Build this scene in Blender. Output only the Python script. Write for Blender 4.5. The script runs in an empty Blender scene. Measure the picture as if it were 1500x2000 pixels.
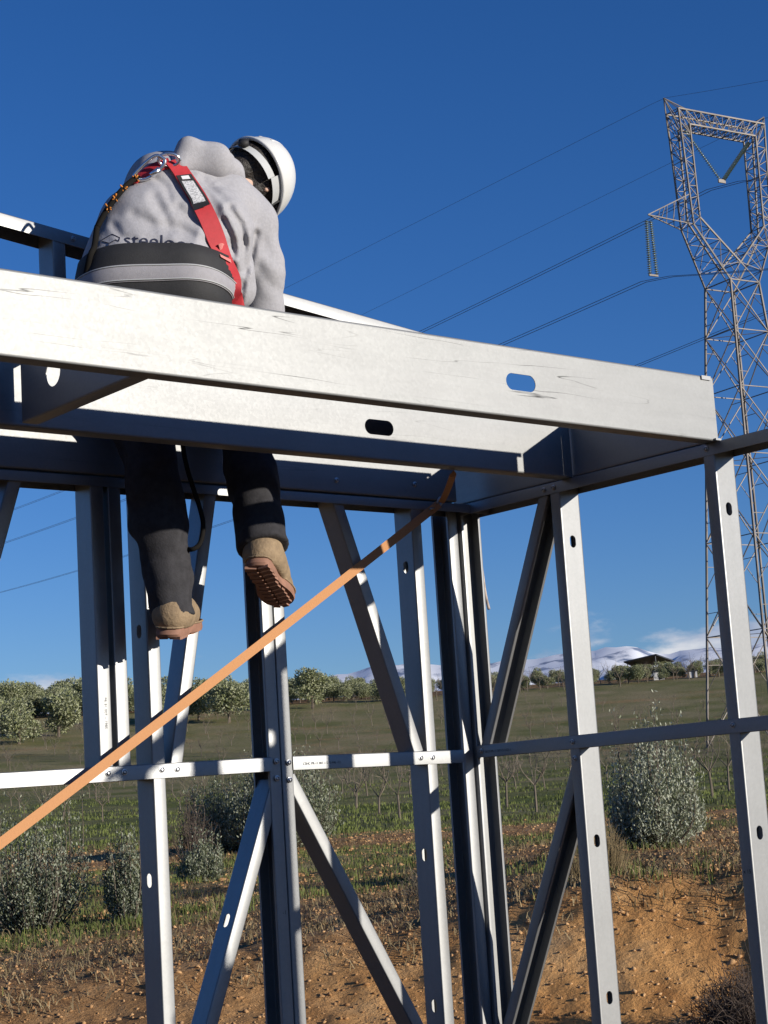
import bpy, bmesh, math, random
import numpy as np
from mathutils import Vector, Matrix
from mathutils.bvhtree import BVHTree
random.seed(7); rng = np.random.default_rng(7)
SC = bpy.context.scene; COL = SC.collection
# ------------------------------------------------------------------ camera
H = 1.75                                   # eye height above the slab
FPX = 3476.9; PIT, ROL, YAW = 0.16043, -0.06325, 0.69388   # solved from the steel's vanishing points
def _cam():
    cp, sp, cr, sr, cy, sy = math.cos(PIT), math.sin(PIT), math.cos(ROL), math.sin(ROL), math.cos(YAW), math.sin(YAW)
    P = np.array([[1,0,0],[0,cp,sp],[0,-sp,cp]]); Ro = np.array([[cr,-sr,0],[sr,cr,0],[0,0,1]])
    return Ro @ P @ np.stack([[cy,0,sy],[-sy,0,cy],[0,-1,0]], 1)
CM = _cam()
cam = bpy.data.cameras.new('camera'); camo = bpy.data.objects.new('camera', cam); COL.objects.link(camo)
R_, D_, F_ = CM.T[:,0], CM.T[:,1], CM.T[:,2]          # image right, image down, forward in world axes
mw = Matrix(((R_[0],-D_[0],-F_[0],0),(R_[1],-D_[1],-F_[1],0),(R_[2],-D_[2],-F_[2],H),(0,0,0,1)))
camo.matrix_world = mw
cam.sensor_fit = 'VERTICAL'; cam.sensor_height = 32; cam.lens = FPX/2000*32; cam.clip_start = 0.1; cam.clip_end = 60000
SC.camera = camo
EYE = np.array([0,0,H])
def ray(u, v): return CM.T @ np.array([(u-750)/FPX, (v-1000)/FPX, 1.0])
def onY(u, v, Y): d = ray(u, v); return EYE + d*(Y/d[1])
def onX(u, v, X): d = ray(u, v); return EYE + d*(X/d[0])
def onZ(u, v, Z): d = ray(u, v); return EYE + d*((Z-H)/d[2])
def atd(u, v, dep): return EYE + ray(u, v)*dep
def atr(u, v, r): d = ray(u, v); return EYE + d*(r/math.hypot(d[0], d[1]))
def tanel(u, v): d = ray(u, v); return d[2]/math.hypot(d[0], d[1])
# ------------------------------------------------------------------ light
SUN = np.array([0.40, -1.0, 0.235]); SUN /= np.linalg.norm(SUN)
EL = math.asin(SUN[2]); AZ = math.atan2(SUN[0], SUN[1])
w = bpy.data.worlds.new('World'); SC.world = w; w.use_nodes = True
def build_world():
    nt = w.node_tree; N = nt.nodes; L = nt.links
    for n in list(N): N.remove(n)
    out = N.new('ShaderNodeOutputWorld'); bg = N.new('ShaderNodeBackground'); bg.inputs[1].default_value = SKY_STRENGTH
    sky = N.new('ShaderNodeTexSky'); sky.sky_type = 'NISHITA'; sky.sun_disc = False
    sky.sun_elevation = EL; sky.sun_rotation = AZ; sky.altitude = 700; sky.air_density = 1.0; sky.dust_density = 0.25; sky.ozone_density = 1.6
    hs = N.new('ShaderNodeHueSaturation'); hs.inputs['Saturation'].default_value = 1.12; hs.inputs['Value'].default_value = 1.0
    wb = N.new('ShaderNodeMixRGB'); wb.blend_type = 'MULTIPLY'; wb.inputs[0].default_value = 1; wb.inputs[2].default_value = (0.58, 0.765, 1.24, 1)
    L.new(sky.outputs[0], wb.inputs[1]); L.new(wb.outputs[0], hs.inputs['Color'])
    # low bank of cumulus all round the horizon
    tc = N.new('ShaderNodeTexCoord'); sep = N.new('ShaderNodeSeparateXYZ'); L.new(tc.outputs['Generated'], sep.inputs[0])
    mp = N.new('ShaderNodeMapping'); mp.inputs['Scale'].default_value = (9, 9, 26); mp.inputs['Location'].default_value = CLOUD_SHIFT
    L.new(tc.outputs['Generated'], mp.inputs[0])
    nz = N.new('ShaderNodeTexNoise'); nz.inputs['Scale'].default_value = 1.0; nz.inputs['Detail'].default_value = 9; nz.inputs['Roughness'].default_value = 0.55
    L.new(mp.outputs[0], nz.inputs[0])
    up = N.new('ShaderNodeMapRange'); up.inputs[1].default_value = 0.060; up.inputs[2].default_value = 0.118; up.inputs[3].default_value = 0.0; up.inputs[4].default_value = 0.45
    L.new(sep.outputs['Z'], up.inputs[0])
    sub = N.new('ShaderNodeMath'); sub.operation = 'SUBTRACT'; L.new(nz.outputs[0], sub.inputs[0]); L.new(up.outputs[0], sub.inputs[1])
    rg = N.new('ShaderNodeMapRange'); rg.interpolation_type = 'SMOOTHSTEP'; rg.inputs[1].default_value = 0.37; rg.inputs[2].default_value = 0.49
    L.new(sub.outputs[0], rg.inputs[0])
    # lit and shaded billows: second noise
    nz2 = N.new('ShaderNodeTexNoise'); nz2.inputs['Scale'].default_value = 1.7; nz2.inputs['Detail'].default_value = 8
    L.new(mp.outputs[0], nz2.inputs[0])
    cr = N.new('ShaderNodeValToRGB'); cr.color_ramp.elements[0].position = 0.38; cr.color_ramp.elements[0].color = (3.4, 4.0, 5.6, 1)
    cr.color_ramp.elements[1].position = 0.66; cr.color_ramp.elements[1].color = (9.5, 9.3, 9.2, 1)
    L.new(nz2.outputs[0], cr.inputs[0])
    fac = N.new('ShaderNodeMath'); fac.operation = 'MULTIPLY'; fac.inputs[1].default_value = 0.85; L.new(rg.outputs[0], fac.inputs[0])
    mix = N.new('ShaderNodeMixRGB'); L.new(fac.outputs[0], mix.inputs[0]); L.new(hs.outputs[0], mix.inputs[1]); L.new(cr.outputs[0], mix.inputs[2])
    L.new(mix.outputs[0], bg.inputs[0]); L.new(bg.outputs[0], out.inputs[0])
SKY_STRENGTH = 0.050; CLOUD_SHIFT = (11.85, 9.55, 0.6)
build_world()
sl = bpy.data.lights.new('sun', 'SUN'); sl.energy = 3.0; sl.angle = math.radians(0.5); sl.color = (1.0, 0.93, 0.82)
so = bpy.data.objects.new('sun', sl); COL.objects.link(so)
so.rotation_euler = Vector(SUN).to_track_quat('Z', 'Y').to_euler(); so.location = (20, -50, 30)
SC.view_settings.view_transform = 'Standard'; SC.view_settings.look = 'None'; SC.view_settings.gamma = 1; SC.view_settings.exposure = 0.98
SC.view_settings.use_curve_mapping = False
# ------------------------------------------------------------------ materials
def mat(name, col, rough=0.6, metal=0.0, var=0.0, vscale=8.0, bump=0.0, bscale=60.0, col2=None, stretch=None, spec=0.5, coord='Object', sss=0, detail=5.0, thr=(0.35,0.65), trans=0.0):
    m = bpy.data.materials.new(name); m.use_nodes = True; nt = m.node_tree; N = nt.nodes; L = nt.links
    b = N['Principled BSDF']; b.inputs['Roughness'].default_value = rough; b.inputs['Metallic'].default_value = metal
    b.inputs['Specular IOR Level'].default_value = spec
    b.inputs['Base Color'].default_value = (*col, 1)
    tc = N.new('ShaderNodeTexCoord'); mp = N.new('ShaderNodeMapping'); L.new(tc.outputs[coord], mp.inputs[0])
    if stretch: mp.inputs['Scale'].default_value = stretch
    if var or col2:
        c2 = col2 if col2 else tuple(c*(1-var) for c in col)
        nz = N.new('ShaderNodeTexNoise'); nz.inputs['Scale'].default_value = vscale; nz.inputs['Detail'].default_value = detail; nz.inputs['Roughness'].default_value = 0.6
        L.new(mp.outputs[0], nz.inputs[0])
        cr = N.new('ShaderNodeValToRGB'); cr.color_ramp.elements[0].position = thr[0]; cr.color_ramp.elements[0].color = (*c2, 1)
        cr.color_ramp.elements[1].position = thr[1]; cr.color_ramp.elements[1].color = (*col, 1)
        L.new(nz.outputs[0], cr.inputs[0]); L.new(cr.outputs[0], b.inputs['Base Color'])
    if bump:
        n2 = N.new('ShaderNodeTexNoise'); n2.inputs['Scale'].default_value = bscale; n2.inputs['Detail'].default_value = 6
        L.new(mp.outputs[0], n2.inputs[0])
        bp = N.new('ShaderNodeBump'); bp.inputs['Strength'].default_value = bump; bp.inputs['Distance'].default_value = 0.01
        L.new(n2.outputs[0], bp.inputs['Height']); L.new(bp.outputs[0], b.inputs['Normal'])
    return m
def metal_mat(name, base, rough, metallic, scratch=0.0, dirt=0.0):
    """galvanised sheet: spangle, faint mill streaks, optional dark scuffs; streaks run along the piece (local x)"""
    m = bpy.data.materials.new(name); m.use_nodes = True; nt = m.node_tree; N = nt.nodes; L = nt.links
    b = N['Principled BSDF']; b.inputs['Metallic'].default_value = metallic
    tc = N.new('ShaderNodeTexCoord')
    vo = N.new('ShaderNodeTexVoronoi'); vo.inputs['Scale'].default_value = 140; L.new(tc.outputs['Object'], vo.inputs[0])
    mp = N.new('ShaderNodeMapping'); mp.inputs['Scale'].default_value = (1.2, 14, 14); L.new(tc.outputs['Object'], mp.inputs[0])
    st = N.new('ShaderNodeTexNoise'); st.inputs['Scale'].default_value = 2.4; st.inputs['Detail'].default_value = 7; st.inputs['Roughness'].default_value = 0.65; L.new(mp.outputs[0], st.inputs[0])
    bl = N.new('ShaderNodeTexNoise'); bl.inputs['Scale'].default_value = 5.0; bl.inputs['Detail'].default_value = 4; L.new(tc.outputs['Object'], bl.inputs[0])
    def mr(src, a, b_, c, d):
        n = N.new('ShaderNodeMapRange'); n.inputs[1].default_value = a; n.inputs[2].default_value = b_; n.inputs[3].default_value = c; n.inputs[4].default_value = d; L.new(src, n.inputs[0]); return n.outputs[0]
    def mul(a, b_):
        n = N.new('ShaderNodeMath'); n.operation = 'MULTIPLY'; L.new(a, n.inputs[0]); L.new(b_, n.inputs[1]); return n.outputs[0]
    sp = N.new('ShaderNodeSeparateColor'); L.new(vo.outputs['Color'], sp.inputs[0])
    f = mul(mr(sp.outputs[0], 0, 1, 0.965, 1.02), mr(st.outputs[0], 0.3, 0.7, 0.95, 1.03))
    f = mul(f, mr(bl.outputs[0], 0.3, 0.7, 0.96, 1.03))
    if scratch:
        mp2 = N.new('ShaderNodeMapping'); mp2.inputs['Scale'].default_value = (0.42, 7, 7); L.new(tc.outputs['Object'], mp2.inputs[0])
        n3 = N.new('ShaderNodeTexNoise'); n3.inputs['Scale'].default_value = 2.1; n3.inputs['Detail'].default_value = 3.5; n3.inputs['Distortion'].default_value = 0.3; L.new(mp2.outputs[0], n3.inputs[0])
        # thin contour lines of the stretched noise make long scuffs
        ab = N.new('ShaderNodeMath'); ab.operation = 'SUBTRACT'; ab.inputs[1].default_value = 0.53; L.new(n3.outputs[0], ab.inputs[0])
        a2 = N.new('ShaderNodeMath'); a2.operation = 'ABSOLUTE'; L.new(ab.outputs[0], a2.inputs[0])
        line = mr(a2.outputs[0], 0.0, 0.006, 1.0, 0.0)
        n4 = N.new('ShaderNodeTexNoise'); n4.inputs['Scale'].default_value = 3.2; n4.inputs['Detail'].default_value = 2; L.new(tc.outputs['Object'], n4.inputs[0])
        msk = mr(n4.outputs[0], 0.46, 0.62, 0.0, scratch)
        mm = mul(line, msk); inv = N.new('ShaderNodeMath'); inv.operation = 'SUBTRACT'; inv.inputs[0].default_value = 1.0; L.new(mm, inv.inputs[1])
        f = mul(f, inv.outputs[0])
        mp5 = N.new('ShaderNodeMapping'); mp5.inputs['Scale'].default_value = (0.5, 34, 34); L.new(tc.outputs['Object'], mp5.inputs[0])
        n5 = N.new('ShaderNodeTexNoise'); n5.inputs['Scale'].default_value = 2.0; n5.inputs['Detail'].default_value = 5; L.new(mp5.outputs[0], n5.inputs[0])
        f = mul(f, mr(n5.outputs[0], 0.62, 0.80, 1.0, 1-0.20*scratch))
    cm = N.new('ShaderNodeMixRGB'); cm.blend_type = 'MULTIPLY'; cm.inputs[0].default_value = 1; cm.inputs[1].default_value = (*base, 1)
    cb = N.new('ShaderNodeCombineColor'); L.new(f, cb.inputs[0]); L.new(f, cb.inputs[1]); L.new(f, cb.inputs[2]); L.new(cb.outputs[0], cm.inputs[2])
    L.new(cm.outputs[0], b.inputs['Base Color'])
    L.new(mr(sp.outputs[1], 0, 1, rough-0.012, rough+0.015), b.inputs['Roughness'])
    bp = N.new('ShaderNodeBump'); bp.inputs['Strength'].default_value = 0.02; bp.inputs['Distance'].default_value = 0.02; L.new(bl.outputs[0], bp.inputs['Height'])
    L.new(bp.outputs[0], b.inputs['Normal'])
    return m
GALV = metal_mat('galvanised_steel', (0.262, 0.267, 0.270), 0.46, 0.62)
GALVB = metal_mat('galvanised_joist_scuffed', (0.222, 0.227, 0.228), 0.53, 0.56, scratch=1.0)
GALV2 = metal_mat('galvanised_joist', (0.222, 0.227, 0.230), 0.53, 0.56, scratch=0.25)
ZINC = metal_mat('zinc_screw', (0.42, 0.43, 0.45), 0.35, 0.9)
PYL = mat('pylon_steel', (0.20, 0.175, 0.155), 0.6, 0.3, var=0.4, vscale=0.6)
WIRE = mat('conductor', (0.10, 0.11, 0.14), 0.5, 0.6)
GLASS = mat('insulator_glass', (0.20, 0.26, 0.24), 0.2, 0.0, spec=0.8)
# ------------------------------------------------------------------ mesh helpers
def link(name, me, parent=None, m=None, smooth=None):
    o = bpy.data.objects.new(name, me); COL.objects.link(o)
    if m is not None and not me.materials: me.materials.append(m)
    if parent is not None: o.parent = parent
    if smooth is not None:
        me.polygons.foreach_set('use_smooth', [True]*len(me.polygons))
        if smooth < 180: me.set_sharp_from_angle(angle=math.radians(smooth))
    return o
def mesh(name, V, Fc):
    me = bpy.data.meshes.new(name); me.from_pydata([tuple(v) for v in V], [], [tuple(f) for f in Fc]); me.update(); return me
def mesh_np(name, V, Fq):
    """quads or tris as an (n,k) array"""
    V = np.asarray(V, np.float32); Fq = np.asarray(Fq, np.int32); n, k = Fq.shape
    me = bpy.data.meshes.new(name); me.vertices.add(len(V)); me.vertices.foreach_set('co', V.ravel())
    me.loops.add(n*k); me.loops.foreach_set('vertex_index', Fq.ravel()); me.polygons.add(n)
    me.polygons.foreach_set('loop_start', np.arange(0, n*k, k, dtype=np.int32)); me.update(calc_edges=True); me.validate(); return me
def tag(o, label=None, cat=None, group=None, kind=None):
    if label: o['label'] = label
    if cat: o['category'] = cat
    if group: o['group'] = group
    if kind: o['kind'] = kind
    return o
def empty(name, loc, **k):
    o = bpy.data.objects.new(name, None); COL.objects.link(o); o.location = tuple(loc); o.empty_display_size = 0.1; return tag(o, **k)
def nrm(v): v = np.asarray(v, float); return v/np.linalg.norm(v)
class MB:
    def __init__(s): s.V = []; s.F = []
    def add(s, V, Fc): o = len(s.V); s.V += [tuple(v) for v in V]; s.F += [tuple(i+o for i in f) for f in Fc]
    def box(s, c, h, ax=None):
        c = np.asarray(c, float); ax = np.eye(3) if ax is None else np.asarray(ax)
        V = [c + sx*h[0]*ax[0] + sy*h[1]*ax[1] + sz*h[2]*ax[2] for sx in (-1,1) for sy in (-1,1) for sz in (-1,1)]
        s.add(V, [(0,1,3,2),(4,6,7,5),(0,4,5,1),(2,3,7,6),(0,2,6,4),(1,5,7,3)])
    def bar(s, a, b, r, n=4):
        s.tube([a, b], r, n)
    def tube(s, pts, r, n=8, cap=True):
        pts = [np.asarray(p, float) for p in pts]; k = len(pts); rr = r if hasattr(r, '__len__') else [r]*k
        t0 = nrm(pts[1]-pts[0]); up = np.array([0,0,1.0]) if abs(t0[2]) < 0.9 else np.array([1.0,0,0]); X = nrm(np.cross(up, t0)); V = []
        for i in range(k):
            t = nrm(pts[min(i+1,k-1)]-pts[max(i-1,0)]); X = nrm(X - t*np.dot(X, t)); Y = np.cross(t, X)
            for j in range(n):
                a = 2*math.pi*(j+0.5)/n; V.append(pts[i]+rr[i]*(math.cos(a)*X+math.sin(a)*Y))
        Fc = [(i*n+j, i*n+(j+1)%n, (i+1)*n+(j+1)%n, (i+1)*n+j) for i in range(k-1) for j in range(n)]
        if cap: Fc += [tuple(range(n))[::-1], tuple(range((k-1)*n, k*n))]
        s.add(V, Fc)
    def build(s, name, m, parent=None, smooth=None):
        return link(name, mesh(name, s.V, s.F), parent, m, smooth)
def cr_spline(P, n=6):
    P = [np.asarray(p, float) for p in P]; Q = [2*P[0]-P[1]]+P+[2*P[-1]-P[-2]]; out = []
    for i in range(1, len(Q)-2):
        for k in range(n):
            t = k/n; a, b, c, d = Q[i-1], Q[i], Q[i+1], Q[i+2]
            out.append(0.5*((2*b)+(-a+c)*t+(2*a-5*b+4*c-d)*t*t+(-a+3*b-3*c+d)*t**3))
    out.append(P[-1]); return out
# ------------------------------------------------------------------ cold-formed sections
def section(name, p0, p1, d, wdir, depth, flange, lip=0.012, t=0.0016, holes=(), m=None, parent=None, dent=0.0):
    """C or U profile. p0-p1: the outer corner line where the front flange meets the web; d: from the front flange to
    the back flange (web direction); wdir: from the web towards the open side. holes: (distance, length, width).
    Built in its own local frame (x along the piece) so that the metal's grain follows it."""
    p0 = np.asarray(p0, float); p1 = np.asarray(p1, float); s = nrm(p1-p0); Ln = np.linalg.norm(p1-p0)
    d = nrm(np.asarray(d, float)-s*np.dot(d, s)); w_ = np.asarray(wdir, float); w_ = nrm(w_-s*np.dot(w_, s)-d*np.dot(w_, d))
    r = 0.0035
    # half profiles in (d, w): from web edge round the corner, along flange, round, lip
    def half(flip):
        o = [(r*1.6, 0.0)]
        for k in range(1, 4): a = k/3*math.pi/2; o.append((r-r*math.sin(a), r-r*math.cos(a)))
        if lip > 0:
            o.append((0, flange-r))
            for k in range(1, 4): a = k/3*math.pi/2; o.append((r-r*math.cos(a), flange-r+r*math.sin(a)))
            o.append((lip, flange))
        else: o.append((0, flange))
        nrmals = []
        for i in range(len(o)):
            a = o[max(i-1,0)]; b = o[min(i+1,len(o)-1)]; tx, ty = b[0]-a[0], b[1]-a[1]; l = math.hypot(tx, ty); nrmals.append((-(-ty)/l, -tx/l) if True else None)
        inn = []
        for (x, y), (nx, ny) in zip(o, nrmals):
            # inward: towards the inside of the C
            cx, cy = depth/2, flange/2
            sgn = 1 if ((cx-x)*nx+(cy-y)*ny) > 0 else -1
            inn.append((x+sgn*nx*t, y+sgn*ny*t))
        if flip: o = [(depth-x, y) for x, y in o]; inn = [(depth-x, y) for x, y in inn]
        return o, inn
    V = []; Fc = []
    ns = 2
    for fl in (0, 1):
        o, i_ = half(fl); n = len(o); base = len(V)
        for e in (0.0, Ln):
            for (x, y) in o: V.append((e, x, y))
            for (x, y) in i_: V.append((e, x, y))
        for k in range(n-1):
            q = [(base+k, base+k+1, base+2*n+k+1, base+2*n+k), (base+n+k, base+3*n+k, base+3*n+k+1, base+n+k+1),
                 (base+k, base+n+k, base+n+k+1, base+k+1), (base+2*n+k, base+2*n+k+1, base+3*n+k+1, base+3*n+k)]
            Fc += [f[::-1] if fl else f for f in q]
        f = (base+n-1, base+2*n-1, base+4*n-1, base+3*n-1); Fc.append(f[::-1] if fl else f)
    # web with obround holes
    y0, y1 = r*1.6, depth-r*1.6
    segs = []; x = 0.0
    for (c, hl, hw) in sorted(holes):
        a, b = c-hl/2-0.012, c+hl/2+0.012
        if a <= x or b >= Ln: continue
        segs.append((x, a, None)); segs.append((a, b, (c, hl, hw))); x = b
    segs.append((x, Ln, None))
    for (a, b, hole) in segs:
        o = len(V)
        if hole is None:
            for zz in (0, t): V += [(a, y0, zz), (b, y0, zz), (b, y1, zz), (a, y1, zz)]
            Fc += [(o, o+3, o+2, o+1), (o+4, o+5, o+6, o+7)]
        else:
            c, hl, hw = hole; n = 24; inner = []; outer = []; cy = depth/2
            for k in range(n):
                an = 2*math.pi*(k+0.5)/n; ca, sa = math.cos(an), math.sin(an)
                if hl >= hw: off = (hl-hw)/2*(1 if ca > 0 else -1); inner.append((c+off+hw/2*ca, cy+hw/2*sa))
                else: off = (hw-hl)/2*(1 if sa > 0 else -1); inner.append((c+hl/2*ca, cy+off+hl/2*sa))
                X, Y = (b-a)/2, (y1-y0)/2; q = max(abs(ca)/X, abs(sa)/Y); outer.append(((a+b)/2+ca/q, cy+sa/q))
            # exact corners
            cors = [(a,y0),(b,y0),(b,y1),(a,y1)]
            for cx in cors:
                j = min(range(n), key=lambda q_: (outer[q_][0]-cx[0])**2+(outer[q_][1]-cx[1])**2); outer[j] = cx
            for zz in (0, t): V += [(x_, y_, zz) for x_, y_ in inner]+[(x_, y_, zz) for x_, y_ in outer]
            for k in range(n):
                k2 = (k+1) % n
                Fc += [(o+k, o+k2, o+n+k2, o+n+k), (o+2*n+k, o+3*n+k, o+3*n+k2, o+2*n+k2), (o+k, o+2*n+k, o+2*n+k2, o+k2)]
    me = mesh(name, V, Fc)
    ob = link(name, me, parent, m or GALV, smooth=40)
    bm = bmesh.new(); bm.from_mesh(me); bmesh.ops.recalc_face_normals(bm, faces=bm.faces); bm.to_mesh(me); bm.free()
    Mx = Matrix(((s[0],d[0],w_[0],p0[0]),(s[1],d[1],w_[1],p0[1]),(s[2],d[2],w_[2],p0[2]),(0,0,0,1)))
    if parent is not None: Mx = Matrix.Translation(-Vector(parent.location)) @ Mx
    ob.matrix_local = Mx
    return ob
def screw(p, n, parent):
    """hex-washer screw head"""
    n = nrm(n); up = np.array([0,0,1.0]); x = nrm(np.cross(up, n)); y = np.cross(n, x); V = []; Fc = []
    prof = [(0.0092,0.0),(0.0092,0.0014),(0.0064,0.0019),(0.0060,0.0052),(0.0044,0.0060),(0.0034,0.0034)]; k = 10
    for (r, h) in prof:
        for j in range(k): a = 2*math.pi*j/k; V.append(np.asarray(p)+r*(math.cos(a)*x+math.sin(a)*y)+h*n-np.array(parent.location))
    for i in range(len(prof)-1):
        for j in range(k): Fc.append((i*k+j, i*k+(j+1)%k, (i+1)*k+(j+1)%k, (i+1)*k+j))
    Fc.append(tuple(range((len(prof)-1)*k, len(prof)*k)))
    return link('screw', mesh('screw', V, Fc), parent, ZINC, smooth=30)
# ------------------------------------------------------------------ ground
FH = nrm([F_[0], F_[1]]); RH = np.array([FH[1], -FH[0]])
def az_of(u, v=1560): d = ray(u, v); return math.atan2(d[0]*RH[0]+d[1]*RH[1], d[0]*FH[0]+d[1]*FH[1])
_cr = [(az_of(u, v), tanel(u, v)) for u, v in ((0,1925),(300,1880),(600,1838),(820,1800),(1000,1760),(1200,1712),(1450,1692))]
_crt = np.array([c[0] for c in _cr]); _crv = np.array([c[1] for c in _cr])
# value noise on a lattice, for terrain
_lat = rng.random((256,256))
def vnoise(x, y):
    xi = np.floor(x).astype(int); yi = np.floor(y).astype(int); fx = x-xi; fy = y-yi; fx = fx*fx*(3-2*fx); fy = fy*fy*(3-2*fy)
    a = _lat[xi%256, yi%256]; b = _lat[(xi+1)%256, yi%256]; c = _lat[xi%256, (yi+1)%256]; d = _lat[(xi+1)%256, (yi+1)%256]
    return (a*(1-fx)+b*fx)*(1-fy)+(c*(1-fx)+d*fx)*fy-0.5
def fbm(x, y, o=4):
    s = 0; a = 1.0
    for k in range(o): s = s+a*vnoise(x*2**k+17*k, y*2**k+5*k); a *= 0.5
    return s
RC = 17.0
def ground(th, r):
    """height above the slab; th azimuth from the camera axis, r distance"""
    th = np.asarray(th, float); r = np.asarray(r, float)
    x = r*np.sin(th); y = r*np.cos(th)
    zc = np.interp(th, _crt, _crv)*RC                       # crest of the cut bank (relative to eye)
    wig = 0.35*vnoise(th*30+3, 0*th+2.2)
    rcw = RC+wig
    zf = -1.93+0*th
    z = np.where(r < 12.2, -1.75, 0.0)
    t = np.clip((r-12.2)/(14.3-12.2), 0, 1); z0 = -1.75*(1-t)+zf*t
    tb = np.clip((r-14.3)/(rcw-14.3), 0, 1); tb = tb*tb*(3-2*tb)
    zb = zf*(1-tb)+zc*tb
    # behind the crest: elevation tangent goes to -0.0165 at 45 m, then hillside
    zz = np.interp(r, [0,45,80,115,150,185,215,400,3000,60000], [0,-0.74,0.30,1.95,5.7,10.4,12.6,14,-20,-400])
    zl = zc + (np.interp(r, [RC,45], [0,1]))*(-0.74-zc)
    zfar = np.where(r < 45, zl, zz)
    out = np.where(r < 14.3, z0, np.where(r < rcw, zb, zfar))
    # relief
    rough = np.clip((r-12.5)/2, 0, 1)
    out = out + rough*(0.10*fbm(x*0.45, y*0.45, 3)*np.clip(1.4-r/90,0.25,1) + 0.055*fbm(x*2.3, y*2.3, 3)*np.clip(1.3-r/45,0,1))
    bank = np.clip((r-13.0)/0.8, 0, 1)*np.clip((rcw+1.2-r)/1.2, 0, 1)
    out = out + bank*(0.09*fbm(x*1.1+9, y*1.1, 3)+0.035*fbm(x*5, y*5, 2))
    out = out + np.clip((r-22)/6,0,1)*np.clip((44-r)/4,0,1)*0.05*np.sin(r*1.9+2*vnoise(x*.2,y*.2))   # plough lines
    return out+H
def gpos(u, r, v=1560):
    th = az_of(u, v); xy = r*(math.cos(th)*FH+math.sin(th)*RH); return np.array([xy[0], xy[1], float(ground(th, r))])
def gz(x, y):
    r = math.hypot(x, y); th = math.atan2(x*RH[0]+y*RH[1], x*FH[0]+y*FH[1]); return float(ground(th, r))
def build_ground():
    th = np.concatenate([np.linspace(-math.pi, -0.30, 36)[:-1], np.linspace(-0.30, 0.30, 430), np.linspace(0.30, math.pi, 36)[1:]])
    r = np.concatenate([[0.3,3,7,10,11.5], np.geomspace(12.2, 60, 330), np.geomspace(60.5, 240, 150), np.geomspace(260, 40000, 18)])
    T, Rr = np.meshgrid(th, r); Z = ground(T, Rr)
    Xw = Rr*(np.cos(T)*FH[0]+np.sin(T)*RH[0]); Yw = Rr*(np.cos(T)*FH[1]+np.sin(T)*RH[1])
    V = np.stack([Xw, Yw, Z], -1).reshape(-1,3); n = len(th); k = len(r)
    i = np.arange((k-1)*n).reshape(k-1, n)[:, :n-1].ravel()
    Fq = np.stack([i, i+n, i+n+1, i+1], 1)[:, ::-1]
    me = mesh_np('ground', V, Fq)
    # what grows where: 0 bare soil .. 1 grass
    x = Rr*np.sin(T); y = Rr*np.cos(T)
    g = np.interp(Rr, [0,16,18,30,40,46,50,75,110,150,183,190,230], [0,0,.42,.48,.48,.64,.95,.90,.80,.78,.72,.25,.3])
    n1 = fbm(x*0.16, y*0.16, 4); g = g+np.where(Rr<48, 0.75, 0.35)*n1+0.10*np.where(Rr > 44, np.sin(Rr*1.15+3*vnoise(x*.1,y*.1)), 0)
    g = np.where(Rr < RC-0.2, g*0.3-0.2, g)
    dry = np.clip(np.interp(Rr, [0,16,20,45,60,100,180], [0.2,.35,.5,.35,.20,.46,.62])+0.8*fbm(x*0.3+40, y*0.3, 3), 0, 1)
    a = me.attributes.new('grass', 'FLOAT', 'POINT'); a.data.foreach_set('value', np.clip(g,0,1).ravel().astype(np.float32))
    a = me.attributes.new('bank', 'FLOAT', 'POINT'); a.data.foreach_set('value', (np.clip((RC+0.5+1.2*n1-Rr)/1.2,0,1)*(Rr>12)*np.interp(T, [-.20,-.10,-.02,.03], [.15,.40,.75,1])).ravel().astype(np.float32))
    a = me.attributes.new('dry', 'FLOAT', 'POINT'); a.data.foreach_set('value', dry.ravel().astype(np.float32))
    m = bpy.data.materials.new('ground'); m.use_nodes = True; nt = m.node_tree; N = nt.nodes; L = nt.links
    b = N['Principled BSDF']; b.inputs['Roughness'].default_value = 0.95; b.inputs['Specular IOR Level'].default_value = 0.1
    tc = N.new('ShaderNodeTexCoord')
    def noise(sc, det=6, ro=0.65):
        n_ = N.new('ShaderNodeTexNoise'); n_.inputs['Scale'].default_value = sc; n_.inputs['Detail'].default_value = det; n_.inputs['Roughness'].default_value = ro; L.new(tc.outputs['Object'], n_.inputs[0]); return n_.outputs[0]
    def ramp(src, els):
        c = N.new('ShaderNodeValToRGB'); r_ = c.color_ramp
        while len(r_.elements) < len(els): r_.elements.new(0.5)
        for e, (p, col) in zip(r_.elements, els): e.position = p; e.color = (*col, 1)
        L.new(src, c.inputs[0]); return c.outputs[0]
    def at(nm): n_ = N.new('ShaderNodeAttribute'); n_.attribute_name = nm; return n_.outputs['Fac']
    def mix(f, a_, b_):
        n_ = N.new('ShaderNodeMixRGB'); L.new(f, n_.inputs[0]); L.new(a_, n_.inputs[1]); L.new(b_, n_.inputs[2]); return n_.outputs[0]
    soil = ramp(noise(2.2, 10, .72), [(0.30,(0.17,0.085,0.038)),(0.5,(0.34,0.195,0.090)),(0.72,(0.50,0.34,0.19))])
    clay = ramp(noise(1.4, 11, .62), [(0.28,(0.40,0.185,0.062)),(0.52,(0.60,0.315,0.115)),(0.75,(0.70,0.44,0.21))])
    soil = mix(at('bank'), soil, clay)
    straw = ramp(noise(5.5, 8, .7), [(0.3,(0.15,0.125,0.06)),(0.7,(0.40,0.33,0.19))])
    green = ramp(noise(1.6, 9, .7), [(0.3,(0.06,0.08,0.018)),(0.55,(0.125,0.145,0.036)),(0.8,(0.20,0.18,0.07))])
    veg = mix(at('dry'), green, straw)
    # break the grass up with fine noise
    ad = N.new('ShaderNodeMath'); ad.operation = 'ADD'; L.new(at('grass'), ad.inputs[0])
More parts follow.
